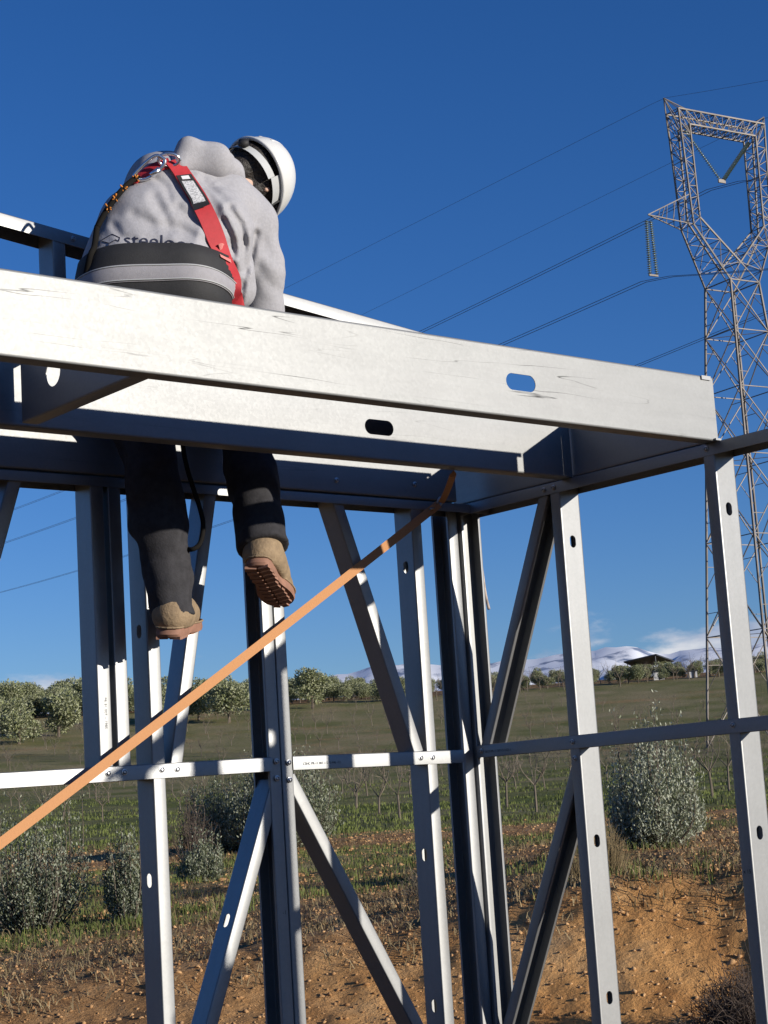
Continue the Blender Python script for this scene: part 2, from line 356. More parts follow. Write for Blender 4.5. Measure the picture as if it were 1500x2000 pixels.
    sb = N.new('ShaderNodeMapRange'); sb.inputs[1].default_value = 0.25; sb.inputs[2].default_value = 0.75; sb.inputs[3].default_value = -0.45; sb.inputs[4].default_value = 0.45; L.new(noise(3.8, 10, .75), sb.inputs[0])
    L.new(sb.outputs[0], ad.inputs[1])
    mk = N.new('ShaderNodeMapRange'); mk.inputs[1].default_value = 0.36; mk.inputs[2].default_value = 0.60; L.new(ad.outputs[0], mk.inputs[0])
    L.new(mix(mk.outputs[0], soil, veg), b.inputs['Base Color'])
    bp = N.new('ShaderNodeBump'); bp.inputs['Strength'].default_value = 0.9; bp.inputs['Distance'].default_value = 0.12; L.new(noise(7.0, 10, .7), bp.inputs['Height']); L.new(bp.outputs[0], b.inputs['Normal'])
    o = link('ground', me, None, m, 180); tag(o, kind='structure'); return o
GROUND = build_ground()
# slab the steel stands on
SLABM = mat('sandy_floor', (0.52,0.44,0.34), 0.9, var=0.25, vscale=2.0, bump=0.3)
sb_ = MB(); sb_.box((1.6, 1.6, -0.20), (3.0, 3.4, 0.2)); o = sb_.build('slab', SLABM); tag(o, kind='structure')
# ------------------------------------------------------------------ scattered stones, clods, tufts
def scatter_rocks():
    ico = [(0,0,1)]+[(math.cos(a)*.9, math.sin(a)*.9, .25) for a in np.linspace(0, 2*math.pi, 6)[:-1]]+[(math.cos(a+.6)*.85, math.sin(a+.6)*.85, -.4) for a in np.linspace(0, 2*math.pi, 6)[:-1]]
    B = np.array(ico); fc = []
    for k in range(5):
        j = (k+1) % 5; fc += [(0,1+k,1+j),(1+k,6+k,1+j),(1+j,6+k,6+j)]
    fc = np.array(fc); n = 30000
    th = rng.uniform(-0.27, 0.27, n); r = 12.6+rng.random(n)**1.9*33
    size = 0.006+0.020*rng.random(n)**2.8; size *= np.where(rng.random(n) < 0.015, 2.0, 1); size = size*np.clip(r/18, 1, 1.7)
    z = ground(th, r); xw = r*(np.cos(th)*FH[0]+np.sin(th)*RH[0]); yw = r*(np.cos(th)*FH[1]+np.sin(th)*RH[1])
    a = rng.uniform(0, 6.28, n); sc = rng.uniform(0.6, 1.4, (n,1,3))*np.array([1,1,.7])
    P = B[None]*sc*(1+0.30*rng.standard_normal((n, len(B), 1)))*size[:,None,None]
    ca, sa = np.cos(a)[:,None], np.sin(a)[:,None]
    Q = np.stack([P[...,0]*ca-P[...,1]*sa+xw[:,None], P[...,0]*sa+P[...,1]*ca+yw[:,None], P[...,2]+(z+size*0.15)[:,None]], -1)
    Fi = (fc[None]+(np.arange(n)*len(B))[:,None,None]).reshape(-1,3)
    me = mesh_np('stones', Q.reshape(-1,3), Fi)
    m = mat('stones', (0.54,0.33,0.16), 0.95, col2=(0.30,0.16,0.07), vscale=1.3, detail=3, spec=0.1, bump=0.4, bscale=30)
    o = link('stones', me, None, m); tag(o, 'loose clods and small stones strewn over the tan bank', kind='stuff'); o['category'] = 'stones'
scatter_rocks()
def blades(name, base, n_per, hgt, spread, wid, m, lean=0.5):
    """base (k,3); thin bent blades, three-point strips"""
    k = len(base); n = k*n_per; B = np.repeat(base, n_per, 0)+np.concatenate([rng.normal(0, spread, (n,2)), np.zeros((n,1))], 1)
    h = hgt*rng.uniform(0.5, 1.2, n); a = rng.uniform(0, 6.28, n); l = h*lean*rng.uniform(0.1, 1.0, n)
    dx, dy = np.cos(a)*l, np.sin(a)*l; pa = a+math.pi/2+rng.normal(0,.6,n); wx, wy = np.cos(pa)*wid/2, np.sin(pa)*wid/2
    z = np.zeros(n)
    p0 = B-np.stack([wx,wy,z+0.02],1); p1 = B+np.stack([wx,wy,z-0.02],1)
    mid = B+np.stack([dx*.35,dy*.35,h*.6],1); p2 = mid+np.stack([wx,wy,z],1)*.8; p3 = mid-np.stack([wx,wy,z],1)*.8
    tip = B+np.stack([dx,dy,h],1); p4 = tip+np.stack([wx,wy,z],1)*.15; p5 = tip-np.stack([wx,wy,z],1)*.15
    V = np.stack([p0,p1,p2,p3,p4,p5],1).reshape(-1,3); o = (np.arange(n)*6)[:,None]
    Fi = np.concatenate([o+np.array([[0,1,2,3]]), o+np.array([[3,2,4,5]])], 1).reshape(-1,4)
    return mesh_np(name, V, Fi)
def fan_points(n, r0, r1, th0=-0.26, th1=0.26, pw=1.0, mask=None):
    th = rng.uniform(th0, th1, n); r = r0+(r1-r0)*rng.random(n)**pw
    x = r*np.sin(th); y = r*np.cos(th)
    if mask is not None: k = mask(x, y, r, th); th, r = th[k], r[k]
    z = ground(th, r); return np.stack([r*(np.cos(th)*FH[0]+np.sin(th)*RH[0]), r*(np.cos(th)*FH[1]+np.sin(th)*RH[1]), z], 1)
GRASS = mat('field_grass', (0.15,0.175,0.05), 0.8, col2=(0.09,0.11,0.03), vscale=0.5, spec=0.2)
STRAW = mat('dry_weed', (0.30,0.23,0.13), 0.9, col2=(0.11,0.085,0.045), vscale=0.9, spec=0.1)
b_ = fan_points(2600, 44, 95, pw=1.3, mask=lambda x,y,r,t: fbm(x*.3,y*.3,3)+rng.normal(0,.15,len(x)) > -0.15)
o = link('field_grass', blades('field_grass', b_, 12, 0.10, 0.32, 0.03, GRASS), None, GRASS); tag(o, 'short green grass between the bare orchard trees', kind='stuff'); o['category'] = 'grass'
b_ = fan_points(5200, 16.6, 46, pw=1.2, mask=lambda x,y,r,t: fbm(x*.16,y*.16,4)*1.2+rng.normal(0,.12,len(x)) > 0.0)
o = link('weed_tufts', blades('weed_tufts', b_, 12, 0.10, 0.10, 0.010, GRASS), None, GRASS); tag(o, 'low green weeds scattered over the brown ground', kind='stuff'); o['category'] = 'weeds'
b_ = fan_points(2600, 16.0, 46, pw=1.25)
o = link('dry_stubble', blades('dry_stubble', b_, 10, 0.085, 0.16, 0.011, STRAW, 2.4), None, STRAW); tag(o, 'dry straw stubble lying over the brown ground', kind='stuff'); o['category'] = 'stubble'
# ------------------------------------------------------------------ olive bushes near the frame
def leaf_quads(P, Dv, ln, wd):
    """lens-shaped leaves (2 tris as a kite quad) at P pointing along Dv"""
    n = len(P); Dv = Dv/np.linalg.norm(Dv, axis=1, keepdims=True); R = rng.standard_normal((n,3)); S = np.cross(Dv, R); S /= np.linalg.norm(S, axis=1, keepdims=True)+1e-9
    ln = np.asarray(ln)[:,None]; wd = np.asarray(wd)[:,None]
    V = np.stack([P, P+Dv*ln*.45+S*wd/2, P+Dv*ln, P+Dv*ln*.45-S*wd/2], 1).reshape(-1,3)
    return V, (np.arange(n)*4)[:,None]+np.array([[0,1,2,3]])
def leaf_mat(name, top, under, shade=0.35):
    m = bpy.data.materials.new(name); m.use_nodes = True; nt = m.node_tree; N = nt.nodes; L = nt.links
    b = N['Principled BSDF']; b.inputs['Roughness'].default_value = 0.55; b.inputs['Specular IOR Level'].default_value = 0.3
    oi = N.new('ShaderNodeTexCoord'); nz = N.new('ShaderNodeTexNoise'); nz.inputs['Scale'].default_value = 6; nz.inputs['Detail'].default_value = 3; L.new(oi.outputs['Object'], nz.inputs[0])
    ge = N.new('ShaderNodeNewGeometry'); isl = ge.outputs['Random Per Island']
    c = N.new('ShaderNodeValToRGB'); c.color_ramp.elements[0].color = (*[x*(1-shade) for x in top], 1); c.color_ramp.elements[1].color = (*[x*1.25 for x in top], 1); L.new(isl, c.inputs[0])
    mx = N.new('ShaderNodeMixRGB'); L.new(c.outputs[0], mx.inputs[1]); mx.inputs[2].default_value = (*under, 1)
    L.new(ge.outputs['Backfacing'], mx.inputs[0]); L.new(mx.outputs[0], b.inputs['Base Color'])
    tr = N.new('ShaderNodeBsdfTranslucent'); tr.inputs[0].default_value = (*[x*1.1 for x in top], 1); ms = N.new('ShaderNodeMixShader'); ms.inputs[0].default_value = 0.18
    L.new(b.outputs[0], ms.inputs[1]); L.new(tr.outputs[0], ms.inputs[2]); L.new(ms.outputs[0], N['Material Output'].inputs[0]); return m
OLIVE = leaf_mat('olive_leaves', (0.21,0.23,0.105), (0.34,0.35,0.22))
OLIVEB = leaf_mat('olive_bush_leaves', (0.125,0.145,0.075), (0.30,0.32,0.235))
SILVER = leaf_mat('silvery_olive_leaves', (0.17,0.19,0.115), (0.42,0.44,0.34))
BARK = mat('bark', (0.16,0.125,0.095), 0.95, var=0.5, vscale=6, bump=0.6, bscale=20)
TWIG = mat('grey_twigs', (0.19,0.155,0.115), 0.9, var=0.4, vscale=3)
TWIGD = mat('dark_twigs', (0.085,0.06,0.045), 0.9, var=0.4, vscale=5)
def olive_bush(name, base, rad, hgt, nshoot, label, leaf=0.05, lean=(0,0), per=34, bare=0.0, lm=None, group=None):
    root = empty(name, base, label=label, cat='bush', group=group); tw = MB(); LP = []; LD = []
    lobes = rng.uniform(0.72, 1.18, 7)
    for s in range(nshoot):
        a = rng.uniform(0, 6.28); q = rng.random()**0.55; bushy = lobes[int(a/6.29*7)]; out = rad*q*bushy; hh = hgt*(0.34+0.74*rng.random()**1.2)*(1-0.30*q*q)*bushy
        st = np.array([math.cos(a)*out*0.42, math.sin(a)*out*0.42, -0.04]); en = np.array([math.cos(a)*out+lean[0]*hh, math.sin(a)*out+lean[1]*hh, hh])
        md = (st+en)/2+np.array([math.cos(a)*out*0.22, math.sin(a)*out*0.22, -hh*0.02])+rng.normal(0, 0.03*rad, 3)
        P = cr_spline([st, md, en], 5)
        if s % 7 == 0: P = [p*np.array([1.10,1.10,1.24]) for p in P]
        if s % 3 == 0: tw.tube(P, list(np.linspace(0.010, 0.003, len(P))), 4)
        P = np.array(P); n = max(6, int(per*(0.6+0.7*rng.random())*(0.55 if s % 7 == 0 else 1)))
        t = (0.10+0.90*rng.random(n)**0.75)*(len(P)-1.001); i = t.astype(int); f = (t-i)[:,None]; X = P[i]*(1-f)+P[i+1]*f; T = P[i+1]-P[i]; T /= np.linalg.norm(T, axis=1, keepdims=True)
        X = X+rng.normal(0, 0.035*rad/0.6, (n,3)); LP.append(X); LD.append(T*0.75+rng.normal(0, 0.55, (n,3))+np.array([0,0,0.25]))
    LP = np.concatenate(LP); LD = np.concatenate(LD); LP[:,2] = np.maximum(LP[:,2], 0.01)
    V, Fq = leaf_quads(LP, LD, leaf*rng.uniform(0.6, 1.25, len(LP)), leaf*0.34*rng.uniform(0.7, 1.3, len(LP)))
    link('foliage', mesh_np('foliage', V, Fq), root, lm or OLIVEB); tw.build('stems', BARK, root)
    return root
olive_bush('olive_bush', gpos(1268, 22.5), 0.62, 1.46, 360, 'silvery upright olive bush on the bank right of the corner', 0.050, per=62, lm=SILVER)
olive_bush('olive_bush', gpos(58, 22.5), 0.60, 1.50, 330, 'large dark olive bush at the left edge below the strap', 0.045, per=64)
olive_bush('olive_bush', gpos(240, 22.0), 0.32, 1.30, 150, 'narrow olive bush beside the large one at left', 0.045, per=80)
olive_bush('olive_bush', gpos(385, 28.5), 0.38, 0.80, 130, 'small low olive bush behind the single stud', 0.050, per=75)
olive_bush('olive_bush', gpos(548, 37.5), 1.25, 1.95, 460, 'wide olive bush seen behind the double stud', 0.070, per=70)
olive_bush('olive_bush', gpos(425, 38.5), 0.75, 1.55, 220, 'dark olive bush left of the wide one', 0.070, per=70)
# dry shrubs on the bank
def twig_shrub(name, base, rad, hgt, n, label, m, thick=0.004, leafy=0, droop=0.2, cat='shrub'):
    root = empty(name, base, label=label, cat=cat); tw = MB()
    for s in range(n):
        a = rng.uniform(0, 6.28); q = rng.random()**0.6; out = rad*q*rng.uniform(.7,1.1); hh = hgt*(0.35+0.65*rng.random())*(1-0.45*q*q)
        st = np.array([math.cos(a)*out*0.3, math.sin(a)*out*0.3, -0.05]); en = np.array([math.cos(a)*out, math.sin(a)*out, hh-droop*out])
        md = (st+en)/2+np.array([0,0,hh*0.18])+rng.normal(0, 0.12*rad, 3); P = cr_spline([st, md, en+rng.normal(0, 0.06*rad, 3)], 4)
        tw.tube(P, list(np.linspace(thick, thick*0.35, len(P))), 3, cap=False)
        for b in range(2 if leafy else 0):
            i = rng.integers(3, len(P)-1); e2 = P[i]+rng.normal(0, 0.16*rad, 3)+np.array([0,0,0.04]); tw.tube([P[i], (P[i]+e2)/2+rng.normal(0,.02,3), e2], [thick*0.6, thick*.5, thick*0.25], 3, cap=False)
    tw.build('twigs', m, root); return root
twig_shrub('dry_shrub', gpos(1400, 14.2), 0.48, 0.62, 520, 'dark tangled dry shrub at the foot of the bank', TWIGD, 0.0045, 1, 0.35)
twig_shrub('dry_shrub', gpos(1290, 13.9), 0.26, 0.24, 150, 'smaller dry shrub left of the tangled one at the bank foot', TWIGD, 0.004, 1, 0.3)
twig_shrub('dry_grass_clump', gpos(1178, 17.2), 0.26, 0.62, 420, 'pale dry grass clump behind the second stud of the right wall', STRAW, 0.0028, 0, 0.25, 'grass clump')
twig_shrub('dry_grass_clump', gpos(1120, 18.0), 0.20, 0.42, 220, 'lower dry grass clump beside the pale one', STRAW, 0.0028, 0, 0.3, 'grass clump')
twig_shrub('dry_shrub', gpos(815, 20.5), 0.30, 0.36, 160, 'thin dry weed clump behind the stud left of the corner', TWIG, 0.003, 1, 0.3)
twig_shrub('dry_shrub', gpos(372, 31), 0.55, 1.35, 140, 'bare reddish twiggy shrub between the olive bushes', TWIGD, 0.006, 1, 0.2)
# ------------------------------------------------------------------ bare young orchard trees
def orchard_mesh(seed):
    r = np.random.default_rng(seed); mb = MB(); h0 = r.uniform(0.5, 0.75); bend = r.normal(0, .05, 3); top = np.array([bend[0], bend[1], h0])
    mb.tube([(0,0,-0.1), (bend[0]*.3, bend[1]*.5, h0*.5), top], [0.045,0.036,0.032], 6)
    for b in range(r.integers(4, 6)):
        a = b*2.2+r.uniform(-.4,.4); l = r.uniform(0.7, 1.05); e = top+np.array([math.cos(a)*l*.55, math.sin(a)*l*.55, l*.85]); m_ = (top+e)/2+np.array([math.cos(a), math.sin(a), 0])*.07+r.normal(0,.03,3)
        P = cr_spline([top, m_, e], 3); mb.tube(P, list(np.linspace(0.022,0.006,len(P))), 4, cap=False)
        for c in range(6):
            i = r.integers(2, len(P)); d = r.normal(0,.22,3)+np.array([0,0,.2]); mb.tube([P[i], P[i]+d*.6, P[i]+d+r.normal(0,.04,3)], [0.009,0.006,0.003], 3, cap=False)
    return mesh('orchard_tree', mb.V, mb.F)
OM = [orchard_mesh(50+k) for k in range(6)]
for me in OM: me.materials.append(TWIG)
def orchard(pos, s, k, label, group='bare young trees planted in rows over the slope'):
    o = bpy.data.objects.new('orchard_tree', OM[k % 6]); COL.objects.link(o); o.location = tuple(pos); o.rotation_euler = (0,0,rng.uniform(0,6.28)); o.scale = (s,s,s*rng.uniform(.92,1.1)); tag(o, label, 'tree', group)
near = [(1046,50,'bare young tree standing just right of the corner studs'),(989,55,'bare young tree showing between corner stud and brace'),(778,52,'bare young tree showing left of the lone stud by the corner'),
        (738,56,'slimmer bare young tree left of the one by the lone stud'),(694,60,'bare young tree at the right side of the wide olive bush'),(1392,53,'bare young tree right of the silvery olive bush'),(1425,57,'forked bare young tree near the right edge stud')]
for k, (u, r, lab) in enumerate(near): orchard(gpos(u, r), 1.0, k, lab)
cnt = 0
ddir = nrm([0.93, -0.37]); pdir = np.array([-ddir[1], ddir[0]])
for i in range(-40, 40):
    for j in range(0, 48):
        p = ddir*(i*4.6+rng.normal(0,.35))+pdir*(j*4.4+22+rng.normal(0,.35)); r = math.hypot(*p); th = math.atan2(p@RH, p@FH)
        if 63 < r < 176 and -0.235 < th < 0.235 and cnt < 285:
            orchard((p[0], p[1], float(ground(th, r))), rng.uniform(.6,.95), int(rng.integers(6)), 'small bare orchard tree farther up the slope'); cnt += 1
# ------------------------------------------------------------------ olive trees along the hilltop
def tree_mesh(seed, h, rad, nleaf, ls):
    r = np.random.default_rng(seed); mb = MB(); top = np.array([r.normal(0,.12), r.normal(0,.12), h*.30]); mb.tube([(0,0,-.3),(top[0]*.3,.05,h*.15),top],[.16,.13,.11],6)
    C = []
    for k in range(12):
        a = r.uniform(0,6.28); q = rad*r.uniform(.15,.62); c = np.array([math.cos(a)*q, math.sin(a)*q, h*r.uniform(.26,.80)]); C.append((c, rad*r.uniform(.34,.54)))
        mb.tube([top, (top+c)/2+r.normal(0,.1,3), c], [.07,.05,.02], 4, cap=False)
    V = []; D = []
    for c, cr_ in C:
        n = nleaf//12; d = r.standard_normal((n,3)); d /= np.linalg.norm(d,axis=1,keepdims=True); rr = cr_*(0.55+0.5*r.random(n))[:,None]
        V.append(c+d*rr*np.array([1,1,.8])); D.append(d+r.normal(0,.7,(n,3))+np.array([0,0,.3]))
    V = np.concatenate(V); D = np.concatenate(D); V, Fq = leaf_quads(V, D, ls*r.uniform(.6,1.3,len(V)), ls*.5*r.uniform(.7,1.3,len(V)))
    cm = mesh_np('crown', V, Fq); cm.materials.append(OLIVE); tm = mesh('trunk', mb.V, mb.F); tm.materials.append(BARK); return cm, tm
TM = [tree_mesh(k, 4.3, 2.25, 4200, .27) for k in range(6)]; 
def olive_tree(u, r, s, k, label, group=None, v=1400):
    p = gpos(u, r); root = empty('olive_tree', p, label=label, cat='tree', group=group); cm, tm = TM[k % 6]
    c = link('crown', cm, root); t = link('trunk', tm, root); a = rng.uniform(0, 6.28)
    for o in (c, t): o.rotation_euler = (0,0,a); o.scale = (s,s,s*rng.uniform(.9,1.1)) if o is c else (s,s,s)
    return root
G1 = 'olive trees along the hilltop'
big = [(40,158,.98,'broad olive tree at the left edge of the slope'),(118,163,.95,'olive tree just left of the two-stud pair'),(-30,165,1.0,'olive tree cut by the left edge of the picture'),
       (395,172,.92,'olive tree seen right of the single stud on the slope top'),(455,168,1.0,'dark olive tree left of the double stud'),(620,178,.95,'dark olive tree right of the double stud'),(330,170,.9,'olive tree half hidden behind the single stud')]
for k, (u, r, s, lab) in enumerate(big): olive_tree(u, r, s, k, lab, G1)
n_ = 0
for row, (r0, sc) in enumerate(((186,.85),(194,.9),(203,.95),(213,1.0))):
    for u in np.arange(-60, 1560, 25):
        uu = u+rng.normal(0, 9); s = sc*np.interp(uu, [0,300,500,750,900,1500], [.92,.80,.68,.58,.44,.40])*rng.uniform(.70,1.18)
        if row == 3 and uu > 800: continue
        olive_tree(uu, r0+rng.normal(0,2), s, int(rng.integers(6)), 'olive tree in the dense rows on the hilltop left of the corner' if uu < 860 else 'low grey-green tree in the hilltop rows right of the corner', G1 if uu < 860 else 'low trees on the hilltop at right')
# twiggy brown scrub along the hilltop at right
for k in range(44):
    u = 850+k*15+rng.normal(0,6); p = gpos(u, 184+rng.normal(0,2)); o = bpy.data.objects.new('scrub_tree', OM[k % 6]); COL.objects.link(o); o.location = tuple(p); s = rng.uniform(.95,1.3); o.scale = (s*1.2,s*1.2,s); o.rotation_euler = (0,0,rng.uniform(0,6.28))
    tag(o, 'bare brown scrub tree at the edge of the hilltop rows', 'tree', 'bare scrub at the edge of the hilltop')
# ------------------------------------------------------------------ shed and white hut on the hilltop
DARK = mat('dark_sheet', (0.035,0.04,0.05), 0.5); WHITE = mat('white_render', (0.75,0.74,0.72), 0.8, var=0.1)
def lateral_frame(u): th = az_of(u); fx = math.cos(th)*FH+math.sin(th)*RH; return np.array([fx[1], -fx[0], 0]), np.array([fx[0], fx[1], 0])
rr = 205; p = gpos(1290, rr); lx, ly = lateral_frame(1290)
sh = empty('open_shed', p, label='dark open shed roof on posts on the hilltop', cat='shed'); hz = tanel(1292, 1290)*rr+H-p[2]
rf = MB(); V = [lx*a+ly*b+Z_*(hz+c) for a, b, c in ((-2.75,-1.5,0.42),(0.9,-2.5,1.0),(3.1,1.8,0.12),(-1.5,2.6,-0.35))] if False else []
Z_ = np.array([0,0,1.0])
tops = [lx*-2.8-ly*1.6+Z_*(hz+0.10), lx*0.9-ly*2.6+Z_*(hz+0.62), lx*2.9+ly*1.6+Z_*(hz+0.02), lx*-1.3+ly*2.6+Z_*(hz-0.45)]
rf.add(tops+[t-Z_*0.14 for t in tops], [(0,1,2,3),(7,6,5,4),(0,4,5,1),(1,5,6,2),(2,6,7,3),(3,7,4,0)]); rf.build('roof', DARK, sh)
for t in tops:
    m_ = MB(); q = t*0.85; m_.bar((q[0],q[1],-0.6), (q[0],q[1],t[2]-0.05), 0.07); m_.build('post', DARK, sh)
for u, v, w2, h2, lab in ((1308,1332,0.55,0.8,'small white hut among the hilltop trees below the shed'),(1374,1335,0.5,0.6,'smaller white hut near the pylon foot on the hilltop')):
    r0 = 187.0; p = gpos(u, r0); lx, ly = lateral_frame(u); hut = empty('hut', p, label=lab, cat='hut'); ax = (lx, ly, Z_)
    m_ = MB(); m_.box((0,0,h2*.5-.1), (w2, .6, h2*.5+.1), ax); m_.build('wall', WHITE, hut)
    m_ = MB(); m_.box((0,0,h2+.05), (w2+.1,.7,.05), ax); m_.build('roof', DARK, hut)
    m_ = MB(); m_.box(-ly*.61+lx*w2*.3+Z_*h2*.45, (.16,.02,.34), ax); m_.build('door', DARK, hut)
# ------------------------------------------------------------------ snowy mountains
def mountains():
    n = 260; th = np.linspace(-0.75, 0.75, n); rows = 26; V = []
    rg = np.random.default_rng(5)
    ridge = 0.058+0.012*np.array([vnoise(np.array([t*9+3.3]), np.array([1.5]))[0] for t in th])*2+0.006*np.array([fbm(np.array([t*40]), np.array([7.7]), 4)[0] for t in th])
    ridge = ridge*np.interp(th, [-.75,-.1,.02,.20,.75], [.90,1.0,1.26,1.36,1.3])
    for k in range(rows):
        t = k/(rows-1); r = 13000+t*5000
        for i in range(n):
            e = ridge[i]*18000*(t**0.9)*(1+0.0)+420*t*(1-t)*fbm(np.array([th[i]*46+k*.13]), np.array([k*.42]), 4)[0]*2.2
            if k == 0: e = -200
            xy = r*(math.cos(th[i])*FH+math.sin(th[i])*RH); V.append((xy[0], xy[1], e))
    Fq = [(k*n+i, k*n+i+1, (k+1)*n+i+1, (k+1)*n+i) for k in range(rows-1) for i in range(n-1)]
    me = mesh('mountains', V, Fq)
    m = mat('snow_and_rock', (0.80,0.82,0.86), 0.8, col2=(0.16,0.21,0.32), vscale=0.0035, coord='Object', detail=8, thr=(0.36,0.50))
    o = link('mountains', me, None, m, 180); tag(o, kind='structure')
mountains()
# ------------------------------------------------------------------ pylon and lines
def pylon():
    D = 115.0; base = gpos(1430, D, 562)
    # crossarm azimuth: 58.8 deg right of the camera axis
    ca = math.radians(58.8); A2 = math.cos(ca)*FH+math.sin(ca)*RH; A = np.array([A2[0], A2[1], 0]); Bv = np.array([-A2[1], A2[0], 0])  # Bv: along the line, away to the left
    if (Bv[:2]@RH) > 0: Bv = -Bv
    z = lambda tan, a=0.0: tan*(D+.667*a)+H-base[2]
    ZW, ZA0, ZA1, ZK, ZT0, ZT1, ZP = z(.2755), z(.3125,-3.1), z(.3305,-3.2), z(.2870), z(.3735,-3.2), z(.3825,-3.4), z(.392,-4.4)
    root = empty('pylon', base, label='tall lattice power pylon at the right edge', cat='pylon')
    P = lambda a, b, h: A*a+Bv*b+Z_*h
    body = MB(); arms = MB(); r1, r2, r3 = 0.085, 0.040, 0.027
    # legs: base half 3.05 -> waist half 1.22
    hb, hw = 3.05, 1.22; lev = [0, 7.0, 13.0, 18.2, 22.6, 26.4, ZW]
    lev = [l for l in lev if l < ZW-1.0]+[ZW]; half = lambda h: hb+(hw-hb)*h/ZW
    C4 = ((-1,-1),(1,-1),(1,1),(-1,1))
    for sx, sy in C4:
        lg = MB(); lg.bar(P(sx*hb, sy*hb, -0.5), P(sx*hw, sy*hw, ZW), r1); lg.build('leg', PYL, root)
    for i in range(len(lev)-1):
        h0, h1 = lev[i], lev[i+1]; a0, a1 = half(h0), half(h1); hm = (h0+h1)/2; am = half(hm)
        for k in range(4):
            c, d = C4[k], C4[(k+1)%4]
            p00, p01, p10, p11 = P(c[0]*a0,c[1]*a0,h0), P(d[0]*a0,d[1]*a0,h0), P(c[0]*a1,c[1]*a1,h1), P(d[0]*a1,d[1]*a1,h1)
            body.bar(p00, p11, r2); body.bar(p01, p10, r2)
            if i > 0: body.bar(p00, p01, r2)
            mc, md = P(c[0]*am,c[1]*am,hm), P(d[0]*am,d[1]*am,hm); x = (p00+p01+p10+p11)/4
            body.bar(P(c[0]*half(h0+(h1-h0)*.25),c[1]*half(h0+(h1-h0)*.25),h0+(h1-h0)*.25), x+(p00-x)*0.5, r3); body.bar(P(d[0]*half(h0+(h1-h0)*.75),d[1]*half(h0+(h1-h0)*.75),h0+(h1-h0)*.75), x+(p11-x)*0.5, r3)
            body.bar(mc, x+(p10-x)*0.5, r3)
        if i % 2 == 1: body.bar(P(-a0,-a0,h0), P(a0,a0,h0), r3); body.bar(P(a0,-a0,h0), P(-a0,a0,h0), r3)
    for k in range(4):
        c, d = C4[k], C4[(k+1)%4]; body.bar(P(c[0]*hw,c[1]*hw,ZW), P(d[0]*hw,d[1]*hw,ZW), r2*1.2)
    body.build('bracing', PYL, root)
    # fork from waist to the window columns; window apex in the middle
    fork = MB()
    def lattice(mb, fo, fi, n, r_main=r1*.8, r_web=r3):
        """fo, fi: functions t->(outer/inner point) for b sign s; four chords, zig-zag faces"""
        for s in (-1, 1):
            mb.bar(fo(0,s), fo(1,s), r_main); mb.bar(fi(0,s), fi(1,s), r_main)
        for k in range(n):
            t0, t1 = k/n, (k+1)/n
            for s in (-1, 1):
                if k % 2: mb.bar(fo(t0,s), fi(t1,s), r_web)
                else: mb.bar(fi(t0,s), fo(t1,s), r_web)
                mb.bar(fo(t1,s), fi(t1,s), r_web)
            for ff in (fo, fi):
                if k % 2: mb.bar(ff(t0,-1), ff(t1,1), r_web)
                else: mb.bar(ff(t0,1), ff(t1,-1), r_web)
                mb.bar(ff(t1,-1), ff(t1,1), r_web)
    L = lambda p, q, t: p+(q-p)*t
    for g in (-1, 1):
        fo = lambda t, s, g=g: L(P(g*hw, s*hw, ZW), P(g*3.35, s*.62, ZA0), t)
        fi = lambda t, s, g=g: L(P(0, s*1.0, ZK), P(g*2.75, s*.60, ZA0+.55), t)
        lattice(fork, fo, fi, 4)
        for s in (-1,1): fork.bar(P(g*hw, s*hw, ZW), P(0, s*1.0, ZK), r2)
    fork.bar(P(0,-1,ZK), P(0,1,ZK), r2); fork.build('fork', PYL, root)
    for g in (-1, 1):
        col = MB(); fo = lambda t, s, g=g: L(P(g*3.35, s*.62, ZA0), P(g*3.72, s*.60, ZT1), t); fi = lambda t, s, g=g: L(P(g*2.75, s*.60, ZA0+.55), P(g*2.85, s*.58, ZT0), t)
        lattice(col, fo, fi, 9); col.build('column', PYL, root)
        am = MB(); tip = P(g*6.55, 0, z(.3221,-6.5)+.1)
        for s in (-1,1):
            for st in (P(g*3.35, s*.62, ZA0), P(g*3.46, s*.61, ZA1)): am.bar(tip, st, r2*1.1)
            for t in (.3,.55,.78): am.bar(L(tip, P(g*3.35,s*.62,ZA0), t), L(tip, P(g*3.46,s*.61,ZA1), t+.1), r3)
        for t in (.35,.6,.85): am.bar(L(tip,P(g*3.35,-.62,ZA0),t), L(tip,P(g*3.35,.62,ZA0),t), r3)
        am.build('crossarm', PYL, root)
        pk = MB(); pt = P(g*4.35, 0, ZP)
        for s in (-1,1):
            pk.bar(pt, P(g*3.72,s*.60,ZT1), r2); pk.bar(pt, P(g*3.45,s*.60,ZT0-1.0) if False else P(g*2.95,s*.58,ZT1), r2); pk.bar(pt, P(g*3.70,s*.60,ZT1-1.6), r2)
        pk.build('peak', PYL, root)
    tbm = MB(); fo = lambda t, s: L(P(-3.72, s*.60, ZT1), P(3.72, s*.60, ZT1), t); fi = lambda t, s: L(P(-2.85, s*.58, ZT0), P(2.85, s*.58, ZT0), t)
    lattice(tbm, fo, fi, 12); tbm.build('top_beam', PYL, root)
    # insulators
    def string(a, b, n, name='insulator'):
        mb = MB(); a = np.asarray(a); b = np.asarray(b); t = nrm(b-a); pts = []; rr = []
        ln = np.linalg.norm(b-a)
        for k in range(n):
            c = ln*(k+.5)/n; w_ = ln/n
            pts += [a+t*(c-w_*.42), a+t*(c-w_*.05), a+t*(c+w_*.10), a+t*(c+w_*.42)]; rr += [.035,.05,.155,.04]
        mb.tube(pts, rr, 8); mb.build(name, GLASS, root, 60)
    vb = P(0, 0, z(.3376)); string(P(-2.75,0,ZT0-.25), vb+P(-.15,0,.1), 24); string(P(2.75,0,ZT0-.25), vb+P(.15,0,.1), 24)
    tips = []
